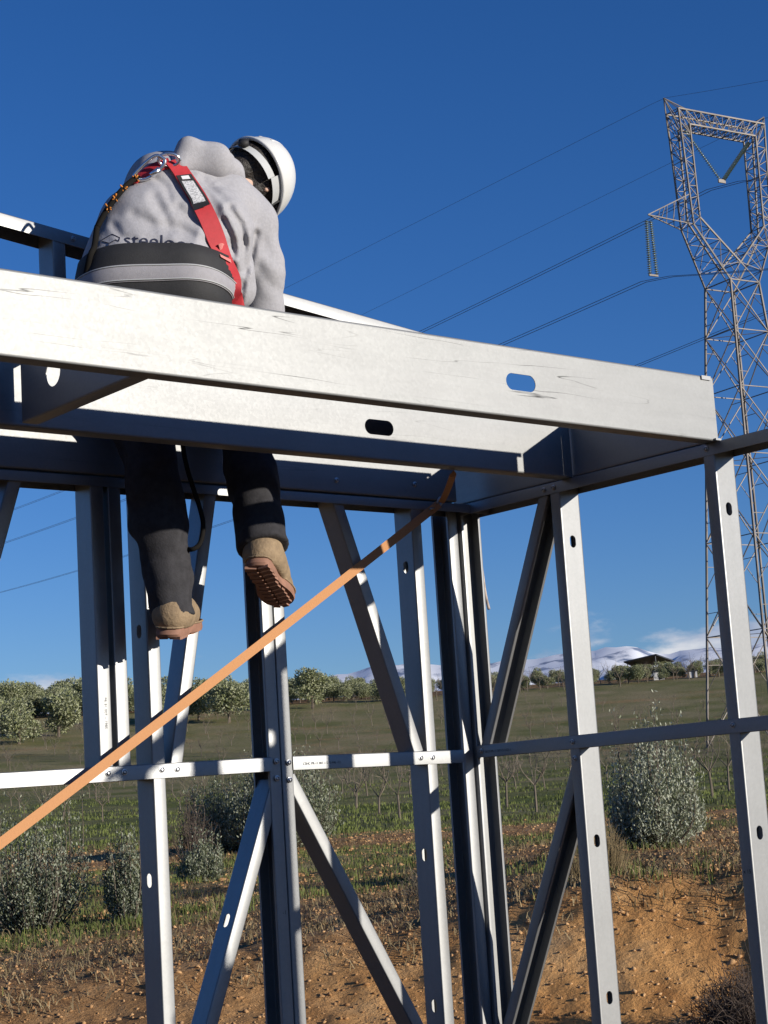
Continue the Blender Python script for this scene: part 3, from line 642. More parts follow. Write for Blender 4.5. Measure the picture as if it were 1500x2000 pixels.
    for g in (-1,1):
        tip = P(g*6.55,0,z(.3221,-6.5)); bt = tip-Z_*(z(.3221,-6.5)-z(.2860,-6.5))
        for s in (-.28,.28): string(tip+A*s*.6-Z_*.3, bt+A*s+Z_*.15, 24)
        yk = MB(); yk.box(bt+Z_*.08, (.36,.05,.06), (A,Bv,Z_)); yk.build('yoke', PYL, root); tips.append(bt)
    yk = MB(); yk.box(vb, (.3,.05,.12), (A,Bv,Z_)); yk.build('yoke', PYL, root)
    # conductors: leave along the line direction; heights from the photograph in that vertical plane
    b0 = np.array(base)
    def on_plane(p0, u, v):       # ray hit with the vertical plane through p0 along Bv
        d = ray(u, v); n = A; t = ((p0-EYE)@n)/(d@n); return EYE+d*t
    def wire(p0, px, label, pair=0.2, rad=0.022, right=None):
        for s in ((-1,1) if pair else (0,)):
            pts = [p0]+[on_plane(p0, u, v) for u, v in px]
            e = pts[-1]+(pts[-1]-pts[-2])*0.5; pts.append(e)
            # a real span hangs in one vertical plane: fit height against distance with a parabola through the tower point
            ss = np.array([(q-p0)@Bv for q in pts]); zz = np.array([q[2]-p0[2] for q in pts])
            co = np.linalg.lstsq(np.stack([ss, ss**2], 1)[:-1], zz[:-1], rcond=None)[0] if pair else [np.linalg.lstsq(ss[:-1,None], zz[:-1], rcond=None)[0][0], 0]
            qr = on_plane(p0, *right); kr = (qr[2]-p0[2])/((qr-p0)@Bv)
            S = np.linspace(-26, ss.max()*1.15, 70); W = [p0+Bv*x+Z_*(co[0]*x+co[1]*x*x if x > 0 else kr*x+.0012*x*x)+A*pair*s for x in S]
            mb = MB(); mb.tube(W, rad, 4); o = mb.build('power_line', WIRE); tag(o, label+(', left cable of its pair' if s < 0 else ', right cable of its pair' if s > 0 else ''), 'power line', 'cables of the overhead line')
    wire(b0+vb-Z_*.15, [(1240,445),(830,640),(145,953),(0,1003)], 'twin conductor from the V-shaped insulators of the pylon', right=(1500,350))
    wire(b0+tips[0]-Z_*.05, [(990,668),(145,1013),(0,1063)], 'twin conductor from the hanging insulator left of the pylon', right=(1500,530))
    wire(b0+tips[1]-Z_*.05, [(1265,711),(600,965),(430,1025),(145,1113),(0,1159)], 'lowest twin conductor passing behind the joists', right=(1600,598))
    for g, lab in ((-1,'thin earth wire from the left peak of the pylon'),(1,'thin earth wire from the right peak of the pylon')):
        q = b0+P(g*4.35,0,ZP); px = [(940,375),(560,560)] if g < 0 else [(1300,345),(750,590)]
        wire(q, px, lab, pair=0, rad=0.012, right=((1500,160) if g < 0 else (1600,225)))
pylon()
# ------------------------------------------------------------------ steel frame
ZB = 0.977 + H; DJ = 0.193; YW = 4.40; XW = 4.04
X_, Y_, Z_ = np.array([1.0,0,0]), np.array([0,1.0,0]), np.array([0,0,1.0])
# --- joists (each a thing of its own)
def joist(y, x0, x1, holes, m, label):
    root = empty('joist', (x0, y, ZB), label=label, cat='joist', group='ceiling joists of the steel frame')
    section('channel', (x0, y, ZB), (x1, y, ZB), Z_, Y_, DJ, 0.050, 0.014, 0.002, [(hx-x0, 0.108, 0.046) for hx in holes], m, root)
    return root
j1 = joist(3.31, 0.75, 4.043, (3.255, 1.06), GALVB, 'scuffed bright steel joist nearest the camera, across the whole frame')
tb = MB(); tb.box((4.01-0.75, -0.0035, DJ-0.006), (0.020, 0.0012, 0.006)); tb.build('end_tab', GALV, j1)
tb = MB(); tb.box((4.036-0.75, -0.0045, 0.004), (0.012, 0.004, 0.003)); tb.build('end_tab', GALV, j1)
j2 = joist(3.91, 0.75, 4.043, (3.255, 1.5), GALV2, 'middle steel joist below the seated worker, half in shadow')
bk = MB(); bk.box((2.56, 0.088, 0.125), (0.13, 0.0012, 0.045)); bk.box((2.6912, 0.0455, 0.125), (0.0012, 0.0435, 0.045)); bk.box((2.4288, 0.0455, 0.125), (0.0012, 0.0435, 0.045)); bk.build('hole_backing', GALV, j2)  # added backing box, set clear of the sun so the hole looks dark
j3 = joist(4.393, 0.75, 3.975, (), GALV2, 'farthest steel joist resting on top of the back wall')
for u, v in ((657, 938), (810, 946)):
    screw(onY(u, v, 4.393), -Y_, j3)
# rim channel closing the joist ends, on the right wall
rim = empty('rim_channel', (XW+0.006, 3.36, ZB), label='shaded steel rim channel closing the joist ends above the right wall', cat='channel')
section('channel', (XW+0.006, 3.366, ZB+0.004), (XW+0.006, 3.80, ZB+0.004), Z_, X_, DJ-0.006, 0.045, 0.012, 0.002, (), GALV, rim)
section('channel', (XW+0.008, 3.8005, ZB+0.004), (XW+0.008, 4.49, ZB+0.004), Z_, X_, DJ-0.008, 0.045, 0.012, 0.002, (), GALV, rim)
# trimmer between first and second joist at left
trim = empty('trimmer', (2.085, 3.40, ZB), label='short steel trimmer with a round hole between the two nearer joists', cat='trimmer')
section('channel', (2.085, 3.363, ZB+0.003), (2.085, 3.887, ZB+0.003), Z_, X_, DJ-0.006, 0.046, 0.012, 0.002, ((0.362, 0.07, 0.07),), GALV, trim)
# --- back wall frame
bw = empty('stud_frame', (2.4, YW, 0), label='steel stud frame of the back wall, left of the corner', cat='wall frame')
def pxline(u0, v0, u1, v1, plane, w0, z0=None, z1=None):
    a, b = (onY if plane == 'Y' else onX)(u0, v0, w0), (onY if plane == 'Y' else onX)(u1, v1, w0)
    def atz(z): return a+(b-a)*(z-a[2])/(b[2]-a[2])
    return (a if z0 is None else atz(z0)), (b if z1 is None else atz(z1))
ZT = ZB-0.004
def vstud(x, w_, holes=(), par=None, z0=0.02, z1=ZT-0.002, yo=0.0, **k):
    return section('stud', (x, YW+yo, z0), (x, YW+yo, z1), Y_, X_*w_, 0.090, 0.042, 0.011, 0.0015, [(h_-z0, 0.040, 0.026) for h_ in holes], GALV, par or bw, **k)
def zof(u, v, Y=YW+0.045): return onY(u, v, Y)[2]
vstud(2.571, 1, z0=H+0.118); vstud(2.629, 1, z0=H+0.118)
vstud(2.742, 1, (zof(293,1720), 2.28))
vstud(3.1935, -1, (0.7,)); vstud(3.1965, 1, (0.7,))
vstud(3.776, 1, (zof(792,1108), zof(827,1670), zof(848,1965)))
vstud(4.034, -1, (zof(912,1670), zof(930,1955), 2.32), yo=0.062)
vstud(2.05, 1, (0.9, 2.2)); vstud(1.45, 1, (0.9,)); vstud(0.85, 1)
# braces: corner line measured on the front plane
def brace(u0, v0, u1, v1, w_=1, z0=None, z1=None, holes=()):
    a, b = pxline(u0, v0, u1, v1, 'Y', YW+0.004, z0, z1)
    if a[2] > b[2]: a, b = b, a
    return section('brace', a, b, Y_, X_*w_, 0.080, 0.040, 0.011, 0.0015, holes, GALV, bw)
ZM = H+0.135
brace(403, 949, 334, 1487, 1, ZT-0.01, ZM+0.01)
brace(645, 967, 809, 1470, 1, ZT-0.01, ZM+0.005)
brace(531, 1524, 403, 2000, 1, ZM-0.05, 0.45, holes=((1.06, 0.040, 0.026),))
brace(577, 1560, 802, 1996, 1, ZM-0.055, 0.55, holes=((0.55, 0.040, 0.026),))
brace(20, 924, -36, 1130, 1, ZT-0.01, ZM+0.01)
# tracks
section('top_track', (0.75, YW-0.002, ZT), (4.13, YW-0.002, ZT), Y_, -Z_, 0.094, 0.030, 0, 0.0015, (), GALV, bw)
section('bottom_track', (0.75, YW-0.002, 0.005), (4.0, YW-0.002, 0.005), Y_, Z_, 0.094, 0.040, 0, 0.0015, (), GALV, bw)
# mid rails: left run stops at the double stud
a = onY(0, 1509, YW-0.004); b = onY(531, 1478.5, YW-0.004); a = b+(a-b)*2.6
section('noggin', a, b, Y_, -Z_, 0.096, 0.042, 0, 0.0015, (), GALV, bw)
a = onY(572, 1476.5, YW-0.004); b = onY(905, 1464, YW-0.004)
section('noggin', a, b, Y_, -Z_, 0.060, 0.042, 0, 0.0015, (), GALV, bw)
for u, v in ((211,1510),(243,1508),(316,1503),(346,1502),(540,1487),(564,1489),(541,1520),(566,1523),(822,1480),(845,1479)):
    screw(onY(u, v, YW-0.0045), -Y_, bw)
# inclined top plate of the upper frame behind the worker
ub = empty('roof_plate', (2.5, 4.44, ZB+DJ), label='sloping steel top plate on short posts behind the worker', cat='roof frame')
a = onY(0, 414, 4.44); b = onY(800, 642, 4.44); sdir = (b-a)
section('top_plate', a-sdir*0.75, a+sdir*1.06, Y_, -Z_, 0.092, 0.040, 0, 0.0015, (), GALV, ub)
def plate_z(x): return a[2]+(x-a[0])*sdir[2]/sdir[0]
section('bottom_plate', (0.75, 4.438, ZB+DJ+0.002), (3.97, 4.438, ZB+DJ+0.002), Y_, Z_, 0.094, 0.075, 0, 0.0015, (), GALV, ub)
for x in (1.35, 1.93, 2.50, 3.02, 3.80):
    section('post', (x, 4.442, ZB+DJ+0.006), (x, 4.442, plate_z(x)-0.004), Y_, X_, 0.088, 0.042, 0.011, 0.0015, (), GALV, ub)
screw(onY(143, 466, 4.4395), -Y_, ub)
# --- right wall frame
rw = empty('stud_frame', (XW, 3.6, 0), label='steel stud frame of the right wall, from the corner to the right edge', cat='wall frame')
def zx(u, v): return onX(u, v, XW+0.05)[2]
def rstud(y, w_, holes=(), z0=0.02, z1=ZT-0.005):
    return section('stud', (XW, y, z0), (XW, y, z1), X_, Y_*w_, 0.090, 0.042, 0.011, 0.0015, [(h_-z0, 0.040, 0.027) for h_ in holes], GALV, rw)
rstud(4.492, -1, (0.7,))
rstud(3.973, 1, (zx(1120,1058), zx(1165,1642), zx(1190,1948), 0.6))
rstud(3.328, 1, (zx(1422,995), zx(1485,1626), 0.9))
for k in range(1, 5): rstud(3.328-0.62*k, 1, (2.5, 1.6))
def rbrace(u0, v0, u1, v1, w_=-1, z0=None, z1=None):
    a, b = pxline(u0, v0, u1, v1, 'X', XW+0.004, z0, z1)
    if a[2] > b[2]: a, b = b, a
    return section('brace', a, b, X_, Y_*w_, 0.080, 0.040, 0.011, 0.0015, (), GALV, rw)
rbrace(1054, 962, 940, 1452, -1, ZT-0.02, ZM+0.02)
rbrace(1116, 1495, 982, 2000, -1, ZM-0.045, 0.55)
section('top_track', (XW-0.002, 0.75, ZB+0.001), (XW-0.002, 4.497, ZB+0.001), X_, -Z_, 0.094, 0.037, 0, 0.0015, (), GALV, rw)
section('bottom_track', (XW-0.002, 0.75, 0.005), (XW-0.002, 4.39, 0.005), X_, Z_, 0.094, 0.040, 0, 0.0015, (), GALV, rw)
a = onX(930, 1456, XW-0.004); b = onX(1500, 1396.5, XW-0.004); b2_ = a+(b-a)*2.6
section('noggin', a, b2_, X_, -Z_, 0.050, 0.041, 0, 0.0015, (), GALV, rw)
for u, v in ((886,1000),(1062,957),(1081,952),(1379,877)): screw(onX(u, v, XW-0.0025), -X_, rw)
for u, v in ((940,1467),(1118,1449),(1431,1416)): screw(onX(u, v, XW-0.0045), -X_, rw)
screw(onX(918, 1471, XW-0.0005), -X_, rw); screw(onX(1123, 1481, XW-0.0005), -X_, rw)
# flattened lugs where the rail is let into the studs
# ink print on the rails
INK = mat('ink', (0.03,0.03,0.04), 0.7)
def text_mesh(txt, size):
    cu = bpy.data.curves.new('t', 'FONT'); cu.body = txt; cu.size = size; cu.resolution_u = 3
    o = bpy.data.objects.new('t', cu); COL.objects.link(o); dg = bpy.context.evaluated_depsgraph_get(); me = bpy.data.meshes.new_from_object(o.evaluated_get(dg))
    bpy.data.objects.remove(o); return me
def ink(txt, size, p, xd, yd, n, parent):
    me = text_mesh(txt, size); xd = nrm(xd); n = nrm(n); yd = nrm(np.cross(n, xd))
    o = link('ink_print', me, parent, INK)
    Mx = Matrix(((xd[0],yd[0],n[0],p[0]),(xd[1],yd[1],n[1],p[1]),(xd[2],yd[2],n[2],p[2]),(0,0,0,1)))
    o.matrix_local = Matrix.Translation(-Vector(parent.location)) @ Mx
ink('CSHC PR-11 007-1 5  0-446 -12', 0.011, onY(592, 1494, YW-0.0050), X_, Z_, -Y_, bw)
ink('SBCM PR-11 007-15 1X25-1', 0.011, onX(947, 1470.5, XW-0.0050), -Y_, Z_, -X_, rw)
ink('-1', 0.016, onY(553, 1786, YW-0.0008), X_, Z_, -Y_, bw)
ink('x 15', 0.016, onX(1452, 1706, XW-0.0008), -Y_, Z_, -X_, rw)
q0 = onY(203, 1362, YW-0.0008); ink('PR-91 007 -- 1985', 0.012, q0, -Z_, X_, -Y_, bw)
# ------------------------------------------------------------------ strap, hanging cord
ORANGE = mat('orange_webbing', (0.50, 0.24, 0.10), 0.85, var=0.08, vscale=220, bump=0.15, bscale=300)
def ribbon(pts, widths, nrmls, th=0.0025):
    V = []; Fc = []; n = len(pts)
    for i in range(n):
        t = nrm(pts[min(i+1,n-1)]-pts[max(i-1,0)]); nn = nrm(nrmls[i]-t*np.dot(nrmls[i], t)); s = np.cross(nn, t); w2 = widths[i]/2
        for a, b in ((-1,0),(1,0),(1,1),(-1,1)): V.append(pts[i]+s*w2*a-nn*th*b)
    for i in range(n-1):
        for j in range(4): Fc.append((i*4+j, i*4+(j+1)%4, i*4+4+(j+1)%4, i*4+4+j))
    Fc += [(0,1,2,3), (n*4-4, n*4-1, n*4-2, n*4-3)]
    return V, Fc
stp = empty('ratchet_strap', (3.9, 4.3, ZB), label='long orange webbing strap slanting down from the corner joist', cat='strap')
A = onY(858, 984, 4.375); Bq = atd(0, 1641, 4.70); B2 = A+(Bq-A)*1.35
pts = [A+(B2-A)*k/24 - Z_*0.012*math.sin(math.pi*k/24) for k in range(25)]
V, Fc = ribbon(pts, [0.0275]*25, [-F_]*25); V = [np.array(v)-np.array(stp.location) for v in V]; link('webbing', mesh('webbing', V, Fc), stp, ORANGE)
up = [onY(862, 982, 4.36), onY(872, 962, 4.18), onY(884, 930, 3.97), np.array([3.57, 3.93, ZB-0.004])+0*X_]
up[3] = onY(884, 926, 3.955)+Z_*0.0
V, Fc = ribbon(cr_spline(up, 5), [0.020]*16, [-F_]*16); V = [np.array(v)-np.array(stp.location) for v in V]; link('webbing', mesh('webbing', V, Fc), stp, ORANGE)
hook = MB(); hk = [A+np.array(p) for p in ((-0.012,0,0.0),(0.0,-0.005,0.02),(0.02,0,0.012),(0.0,0.01,-0.01),(-0.05,-0.01,-0.022))]
hook.tube([p-np.array(stp.location) for p in cr_spline(hk, 5)], 0.004, 6); hook.build('hook', ZINC, stp, 180)
CORD = mat('pale_cord', (0.55, 0.45, 0.38), 0.85, var=0.55, vscale=45)
cd = MB(); q = [onX(934, 1003, 4.16), onX(936, 1060, 4.16), onX(941, 1110, 4.16), onX(948, 1160, 4.16), onX(955, 1190, 4.16)]
cd.tube(cr_spline(q, 6), 0.0055, 8); oc = cd.build('cord', CORD, None, 180); tag(oc, 'frayed pale cord hanging down outside the corner studs', 'cord')
# ------------------------------------------------------------------ the worker
def surfnet(Fv, org, h):
    """surface nets over a sampled signed distance (negative inside)"""
    S = Fv < 0; nx, ny, nz = Fv.shape
    cnt = np.zeros((nx-1,ny-1,nz-1)); acc = np.zeros((nx-1,ny-1,nz-1,3)); 
    I, J, K = np.meshgrid(np.arange(nx-1), np.arange(ny-1), np.arange(nz-1), indexing='ij')
    base = np.stack([I,J,K], -1).astype(float)
    cor = [(a,b,c) for a in (0,1) for b in (0,1) for c in (0,1)]
    sl = lambda c: (slice(c[0], nx-1+c[0]), slice(c[1], ny-1+c[1]), slice(c[2], nz-1+c[2]))
    for a in cor:
        for ax in range(3):
            if a[ax]: continue
            b = list(a); b[ax] = 1; fa, fb = Fv[sl(a)], Fv[sl(b)]; m = (fa < 0) != (fb < 0)
            t = np.where(m, fa/np.where(fa-fb == 0, 1, fa-fb), 0)
            p = np.array(a, float)[None,None,None]+np.zeros(m.shape+(3,)); p[..., ax] += t
            acc += p*m[...,None]; cnt += m
    act = cnt > 0; idx = -np.ones(act.shape, int); idx[act] = np.arange(act.sum())
    V = (base+acc/np.maximum(cnt,1)[...,None])[act]*h+org
    Q = []
    for ax in range(3):
        o1, o2 = [(1,2),(2,0),(0,1)][ax]
        lo = [slice(1,-1)]*3; lo[ax] = slice(0, -1); hi = list(lo); hi[ax] = slice(1, None)
        A_, B_ = S[tuple(lo)], S[tuple(hi)]; m = A_ != B_
        ii = np.argwhere(m); 
        if len(ii) == 0: continue
        g = ii.copy(); g[:, o1] += 1; g[:, o2] += 1
        def cell(d1, d2): c = g.copy(); c[:, o1] += d1; c[:, o2] += d2; return idx[c[:,0], c[:,1], c[:,2]]
        q = np.stack([cell(-1,-1), cell(0,-1), cell(0,0), cell(-1,0)], 1); fl = ~A_[m]; q[fl] = q[fl][:, ::-1]; Q.append(q)
    Q = np.concatenate(Q); Q = Q[(Q >= 0).all(1)]
    return V, Q
def cone(P, a, b, ra, rb):
    a = np.asarray(a); b = np.asarray(b); ab = b-a; t = np.clip(((P-a)@ab)/(ab@ab+1e-12), 0, 1); d = np.linalg.norm(P-a-t[...,None]*ab, axis=-1); return d-(ra+(rb-ra)*t)
def ell(P, c, ax, r):
    q = (P-np.asarray(c))@np.asarray(ax).T/np.asarray(r); k = np.linalg.norm(q, axis=-1); return (k-1)*min(r)
def smin(a, b, k): h = np.clip(0.5+0.5*(b-a)/k, 0, 1); return b+(a-b)*h-k*h*(1-h)
def union(P, prims, k):
    d = None
    for pr in prims:
        kk = k
        if isinstance(pr[0], str): v = ell(P, *pr[1:4]); kk = pr[4] if len(pr) > 4 else k
        else: v = cone(P, *pr[:4]); kk = pr[4] if len(pr) > 4 else k
        d = v if d is None else smin(d, v, kk)
    return d
def sdf_mesh(name, prims, k, h, disp=None, pad=0.06, cut=None):
    lo = np.min([np.minimum(np.asarray(p[0])-max(p[2:4]), np.asarray(p[1])-max(p[2:4])) if not isinstance(p[0], str) else np.asarray(p[1])-max(p[3]) for p in prims], 0)-pad
    hi = np.max([np.maximum(np.asarray(p[0])+max(p[2:4]), np.asarray(p[1])+max(p[2:4])) if not isinstance(p[0], str) else np.asarray(p[1])+max(p[3]) for p in prims], 0)+pad
    n = np.ceil((hi-lo)/h).astype(int)+1; g = np.stack(np.meshgrid(*[lo[i]+h*np.arange(n[i]) for i in range(3)], indexing='ij'), -1)
    f = union(g, prims, k)
    if disp is not None: f = f-disp(g, f)
    if cut is not None: f = np.maximum(f, cut(g))
    V, Q = surfnet(f, lo, h); 
    # a couple of Laplacian passes
    E_ = np.concatenate([Q[:, [i,(i+1)%4]] for i in range(4)]); 
    for it in range(2):
        s = np.zeros_like(V); c = np.zeros(len(V)); np.add.at(s, E_[:,0], V[E_[:,1]]); np.add.at(c, E_[:,0], 1); np.add.at(s, E_[:,1], V[E_[:,0]]); np.add.at(c, E_[:,1], 1); V = V*0.5+0.5*s/np.maximum(c,1)[:,None]
    return mesh_np(name, V, Q)
def wav(seed, n, lo, hi):
    r = np.random.default_rng(seed); K = r.standard_normal((n,3)); K /= np.linalg.norm(K,axis=1,keepdims=True); K *= r.uniform(lo,hi,(n,1)); ph = r.uniform(0,6.28,n)
    return lambda P: sum(np.sin(P@K[i]+ph[i]) for i in range(n))/n
PR, PD, PF = R_, D_, F_
person = empty('person', (2.60, 4.02, ZB+DJ), label='worker in grey hoodie, red harness and white helmet seated on the middle joist', cat='person')
PL = np.array(person.location)
def part(name, me, m, parent=person, smooth=180):
    return link_world(name, me, m, parent, smooth)
def link_world(name, me, m, parent, smooth=180):
    """mesh given in world coordinates under the person"""
    co = np.empty(len(me.vertices)*3, np.float32); me.vertices.foreach_get('co', co); me.vertices.foreach_set('co', (co.reshape(-1,3)-PL).ravel().astype(np.float32)); me.update()
    o = link(name, me, parent, m, smooth); return o
HOOD = mat('grey_marl_fleece', (0.365,0.36,0.38), 0.95, var=0.14, vscale=120, bump=0.12, bscale=240, spec=0.15)
TROU = mat('black_work_trousers', (0.042,0.041,0.046), 0.85, var=0.3, vscale=50, bump=0.15, bscale=200, spec=0.2)
SKIN = mat('skin', (0.50,0.32,0.24), 0.6); HAIR = mat('dark_hair', (0.022,0.016,0.012), 0.6, var=0.5, vscale=40, bump=0.8, bscale=90, stretch=(1,1,1))
RED = mat('red_webbing', (0.43,0.018,0.026), 0.7, var=0.12, vscale=60, bump=0.15, bscale=400)
BLACK = mat('black_webbing', (0.018,0.018,0.020), 0.75, var=0.2, vscale=60, bump=0.12, bscale=300); GREYW = mat('grey_webbing', (0.30,0.29,0.31), 0.7, var=0.1, vscale=80, bump=0.15, bscale=400)
HELM = mat('white_helmet', (0.62,0.62,0.60), 0.28, var=0.03, vscale=6); HGREY = mat('helmet_cradle', (0.42,0.43,0.43), 0.5); HBLK = mat('helmet_foam', (0.015,0.015,0.016), 0.7)
SUEDE = mat('tan_suede', (0.30,0.215,0.13), 0.9, var=0.3, vscale=30, bump=0.3, bscale=120); SOLE = mat('brick_rubber', (0.30,0.155,0.105), 0.8, var=0.25, vscale=30)
ALU = mat('aluminium', (0.78,0.79,0.80), 0.22, 0.95)
DPT = lambda u, v, dep: atd(u, v, dep)
# skeleton (picture column, row, depth in metres from the camera)
hipL, hipR = DPT(243,632,4.95), DPT(352,640,4.97)
kneeL, kneeR = onY(277,812,4.27), onY(470,800,4.30)
ankL, ankR = onY(338,1186,4.20), onY(514,1062,4.12)
neckb = DPT(435,345,5.26)
YSGN = 1
# helmet axes
HUP = nrm(0.70*(0.81*PR-0.587*PD)+0.70*PF); HFW = nrm(0.587*PR+0.81*PD); HFW = nrm(HFW-HUP*(HFW@HUP)); HFW = nrm(HFW*math.cos(.85)+np.cross(HUP, HFW)*math.sin(.85)*YSGN); HSD = np.cross(HUP, HFW)
HC = DPT(501,352,5.38)                                   # rim centre
headc = HC-HUP*0.015
# ---- body: one continuous mesh
shR, elR, haR = DPT(492,418,5.22), DPT(512,606,5.24), np.array([3.18, 4.36, ZB+DJ+0.055])
shL, elL, haL = DPT(300,395,5.24), DPT(300,545,5.30), np.array([2.86, 4.40, ZB+DJ+0.06])
skin_pr = [(hipL, hipR, .11, .11), (DPT(250,525,4.97), DPT(345,530,4.97), .10, .10), (DPT(330,400,5.12), DPT(430,412,5.16), .09, .07), (DPT(425,372,5.24), headc-HUP*.06, .045, .050),
    ('e', headc+HUP*.02, (HFW,HSD,HUP), (.098,.078,.112)), ('e', headc+HFW*.035-HUP*.075, (HFW,HSD,HUP), (.055,.052,.050)),
    (headc+HFW*.098-HUP*.01, headc+HFW*.112-HUP*.035, .009, .014, .012), (headc+HSD*.078-HUP*.015-HFW*.005, headc+HSD*.083-HUP*.045-HFW*.01, .012, .009, .01), (headc-HSD*.078-HUP*.015-HFW*.005, headc-HSD*.083-HUP*.045-HFW*.01, .012, .009, .01),
    (headc+HFW*.088-HUP*.062+HSD*.02, headc+HFW*.088-HUP*.062-HSD*.02, .008, .008, .01),
    (hipL, kneeL, .078, .058), (kneeL, ankL, .054, .036), (hipR, kneeR, .078, .058), (kneeR, ankR, .054, .036), (shR, elR, .036, .036), (elR, haR, .040, .026), (shL, elL, .048, .040), (elL, haL, .040, .026),
    (DPT(330,400,5.12), shR, .05, .035), (DPT(330,400,5.12), shL, .05, .035)]
def hand(w, fw, side, up):
    fw, side, up = nrm(fw), nrm(side), nrm(up); pr = [(w, w+fw*.075, .022, .030, .02)]
    for k, (off, ln) in enumerate(((-.028,.058),(-.010,.070),(.010,.066),(.027,.052))):
        a = w+fw*.085+side*off; b = a+fw*ln*.5+side*off*.15-up*.006; c = b+fw*ln*.35-up*.028; pr += [(a, b, .0088, .0082, .006), (b, c, .0082, .0068, .006)]
    a = w+fw*.025-side*.026; b = a-side*.026+fw*.030; c = b+fw*.030-up*.012; return pr+[(a, b, .011, .010, .01), (b, c, .0095, .0080, .006)]
skin_pr += hand(haR, haR-elR+Y_*.1-Z_*.02, X_, Z_) + hand(haL, haL-elL+Y_*.1, -X_, Z_)
part('body', sdf_mesh('body', skin_pr, .035, .0075), SKIN)
# eyes and hair
for s in (-1,1):
    m_ = bpy.data.meshes.new('eye'); bm = bmesh.new(); bmesh.ops.create_uvsphere(bm, u_segments=10, v_segments=8, radius=.011, matrix=Matrix.Translation(Vector(headc+HFW*.086+HSD*s*.031+HUP*.004))); bm.to_mesh(m_); bm.free(); part('eye', m_, HELM)
hw_ = wav(3, 14, 120, 260)
part('hair', sdf_mesh('hair', [('e', headc-HFW*.012+HUP*.022, (HFW,HSD,HUP), (.104,.088,.112)), (headc-HFW*.07-HUP*.02, headc-HFW*.062-HUP*.075, .045, .035), (headc+HSD*.066-HUP*.02, headc+HSD*.060-HUP*.055, .022, .016), (headc-HSD*.066-HUP*.02, headc-HSD*.060-HUP*.055, .022, .016)], .03, .005,
     disp=lambda g, f: .004*hw_(g), cut=lambda g: -(np.linalg.norm(g-(headc+HFW*.10-HUP*.03), axis=-1)-.075)), HAIR)
# ---- hoodie
w1 = wav(11, 10, 22, 48); w2 = wav(12, 12, 50, 105)
def folds(g, f):
    q = (g-DPT(330,450,4.95)); x = q@PR; y = -(q@PD); zq = q@PF
    # soft vertical drape on the back, creases running from the armpit to the belt
    d = .0045*w1(g)*2.0+.0014*w2(g)*2.0
    ax, ay = .155, .03                                       # armpit in (x,y)
    rr = np.hypot(x-ax+.06, y-ay-.10); an = np.arctan2(y-ay-.10, x-ax+.06)
    d = d+.007*(1-2*np.abs(np.sin(an*4.5+rr*7))**.7)*np.exp(-((x-.12)/.075)**2-((y-.0)/.12)**2)
    d = d+.0035*(1-2*np.abs(np.sin((y*1.0+x*.75)*23+1.3*np.sin(x*17)))**.8)*np.exp(-((x-.02)/.10)**2-((y+.01)/.07)**2)
    # gathered roll above the belt at right
    d = d+.006*np.sin(y*75-x*30)*np.exp(-((x-.16)/.05)**2-((y+.07)/.07)**2)
    qq = g-EYE; zf_ = qq@PF; U = 750+FPX*(qq@PR)/zf_; W = 1000+FPX*(qq@PD)/zf_; nearb = np.where(zf_ < 5.27, 1.0, 0.0)
    for dep, wd, pl in CREASES:
        dm = None
        for (x0, y0), (x1, y1) in zip(pl[:-1], pl[1:]):
            t = np.clip(((U-x0)*(x1-x0)+(W-y0)*(y1-y0))/((x1-x0)**2+(y1-y0)**2), 0, 1); e = np.hypot(U-x0-t*(x1-x0), W-y0-t*(y1-y0)); dm = e if dm is None else np.minimum(dm, e)
        d = d+nearb*dep*.55*(-np.exp(-(dm/wd)**2)+.75*np.exp(-((dm-2.1*wd)/(1.2*wd))**2))
    return d
CREASES = [(.016,6,[(448,408),(470,440),(478,480),(476,530)]),(.012,5,[(436,430),(452,465),(458,500)]),(.012,5,[(500,455),(490,505),(474,560),(466,590)]),(.009,6,[(452,520),(466,535),(470,560)]),
    (.008,9,[(262,420),(300,440),(350,448),(410,474)]),(.007,8,[(300,385),(322,425),(330,452)]),(.007,8,[(345,405),(385,432),(420,462)]),(.006,7,[(395,350),(425,380),(452,400)]),(.007,6,[(400,470),(432,500),(452,512)]),
    (.004,8,[(505,455),(530,500),(556,520)]),(.004,8,[(505,520),(530,560),(556,575)]),(.006,6,[(222,440),(236,462),(262,470)]),(.005,5,[(300,345),(325,365),(332,392)])]
hood_pr = [(DPT(235,650,4.95), DPT(362,655,4.96), .128, .128), (DPT(240,575,4.95), DPT(356,582,4.96), .122, .122), (DPT(250,520,4.96), DPT(352,528,4.98), .124, .122),
    (DPT(278,448,5.02), DPT(408,455,5.06), .128, .125), (DPT(325,378,5.12), DPT(436,398,5.16), .123, .092), (DPT(395,352,5.22), DPT(436,356,5.26), .086, .052),
    (DPT(436,412,5.17), DPT(491,436,5.21), .092, .072, .04), (DPT(425,370,5.22), DPT(478,405,5.24), .065, .060, .04), (DPT(432,470,5.03), DPT(462,570,5.06), .060, .056, .03), (DPT(493,440,5.21), DPT(514,520,5.22), .068, .064, .03), (DPT(514,520,5.22), DPT(512,612,5.24), .064, .062, .02), (DPT(512,612,5.24), haR-nrm(haR-elR)*.05, .060, .040, .02),
    (DPT(330,390,5.18), shL, .10, .075), (shL, elL, .072, .060, .03), (elL, haL-nrm(haL-elL)*.05, .056, .040, .02)]
HOODIE = sdf_mesh('hoodie', hood_pr, .050, .0060, folds, cut=lambda g: ((g-DPT(300,640,4.95))@PD)-.02)
hoodie = part('hoodie', HOODIE, HOOD)
def bvh_of(o):
    me = o.data; return BVHTree.FromPolygons([v.co+Vector(PL) for v in me.vertices], [tuple(p.vertices) for p in me.polygons])
BV = bvh_of(hoodie)
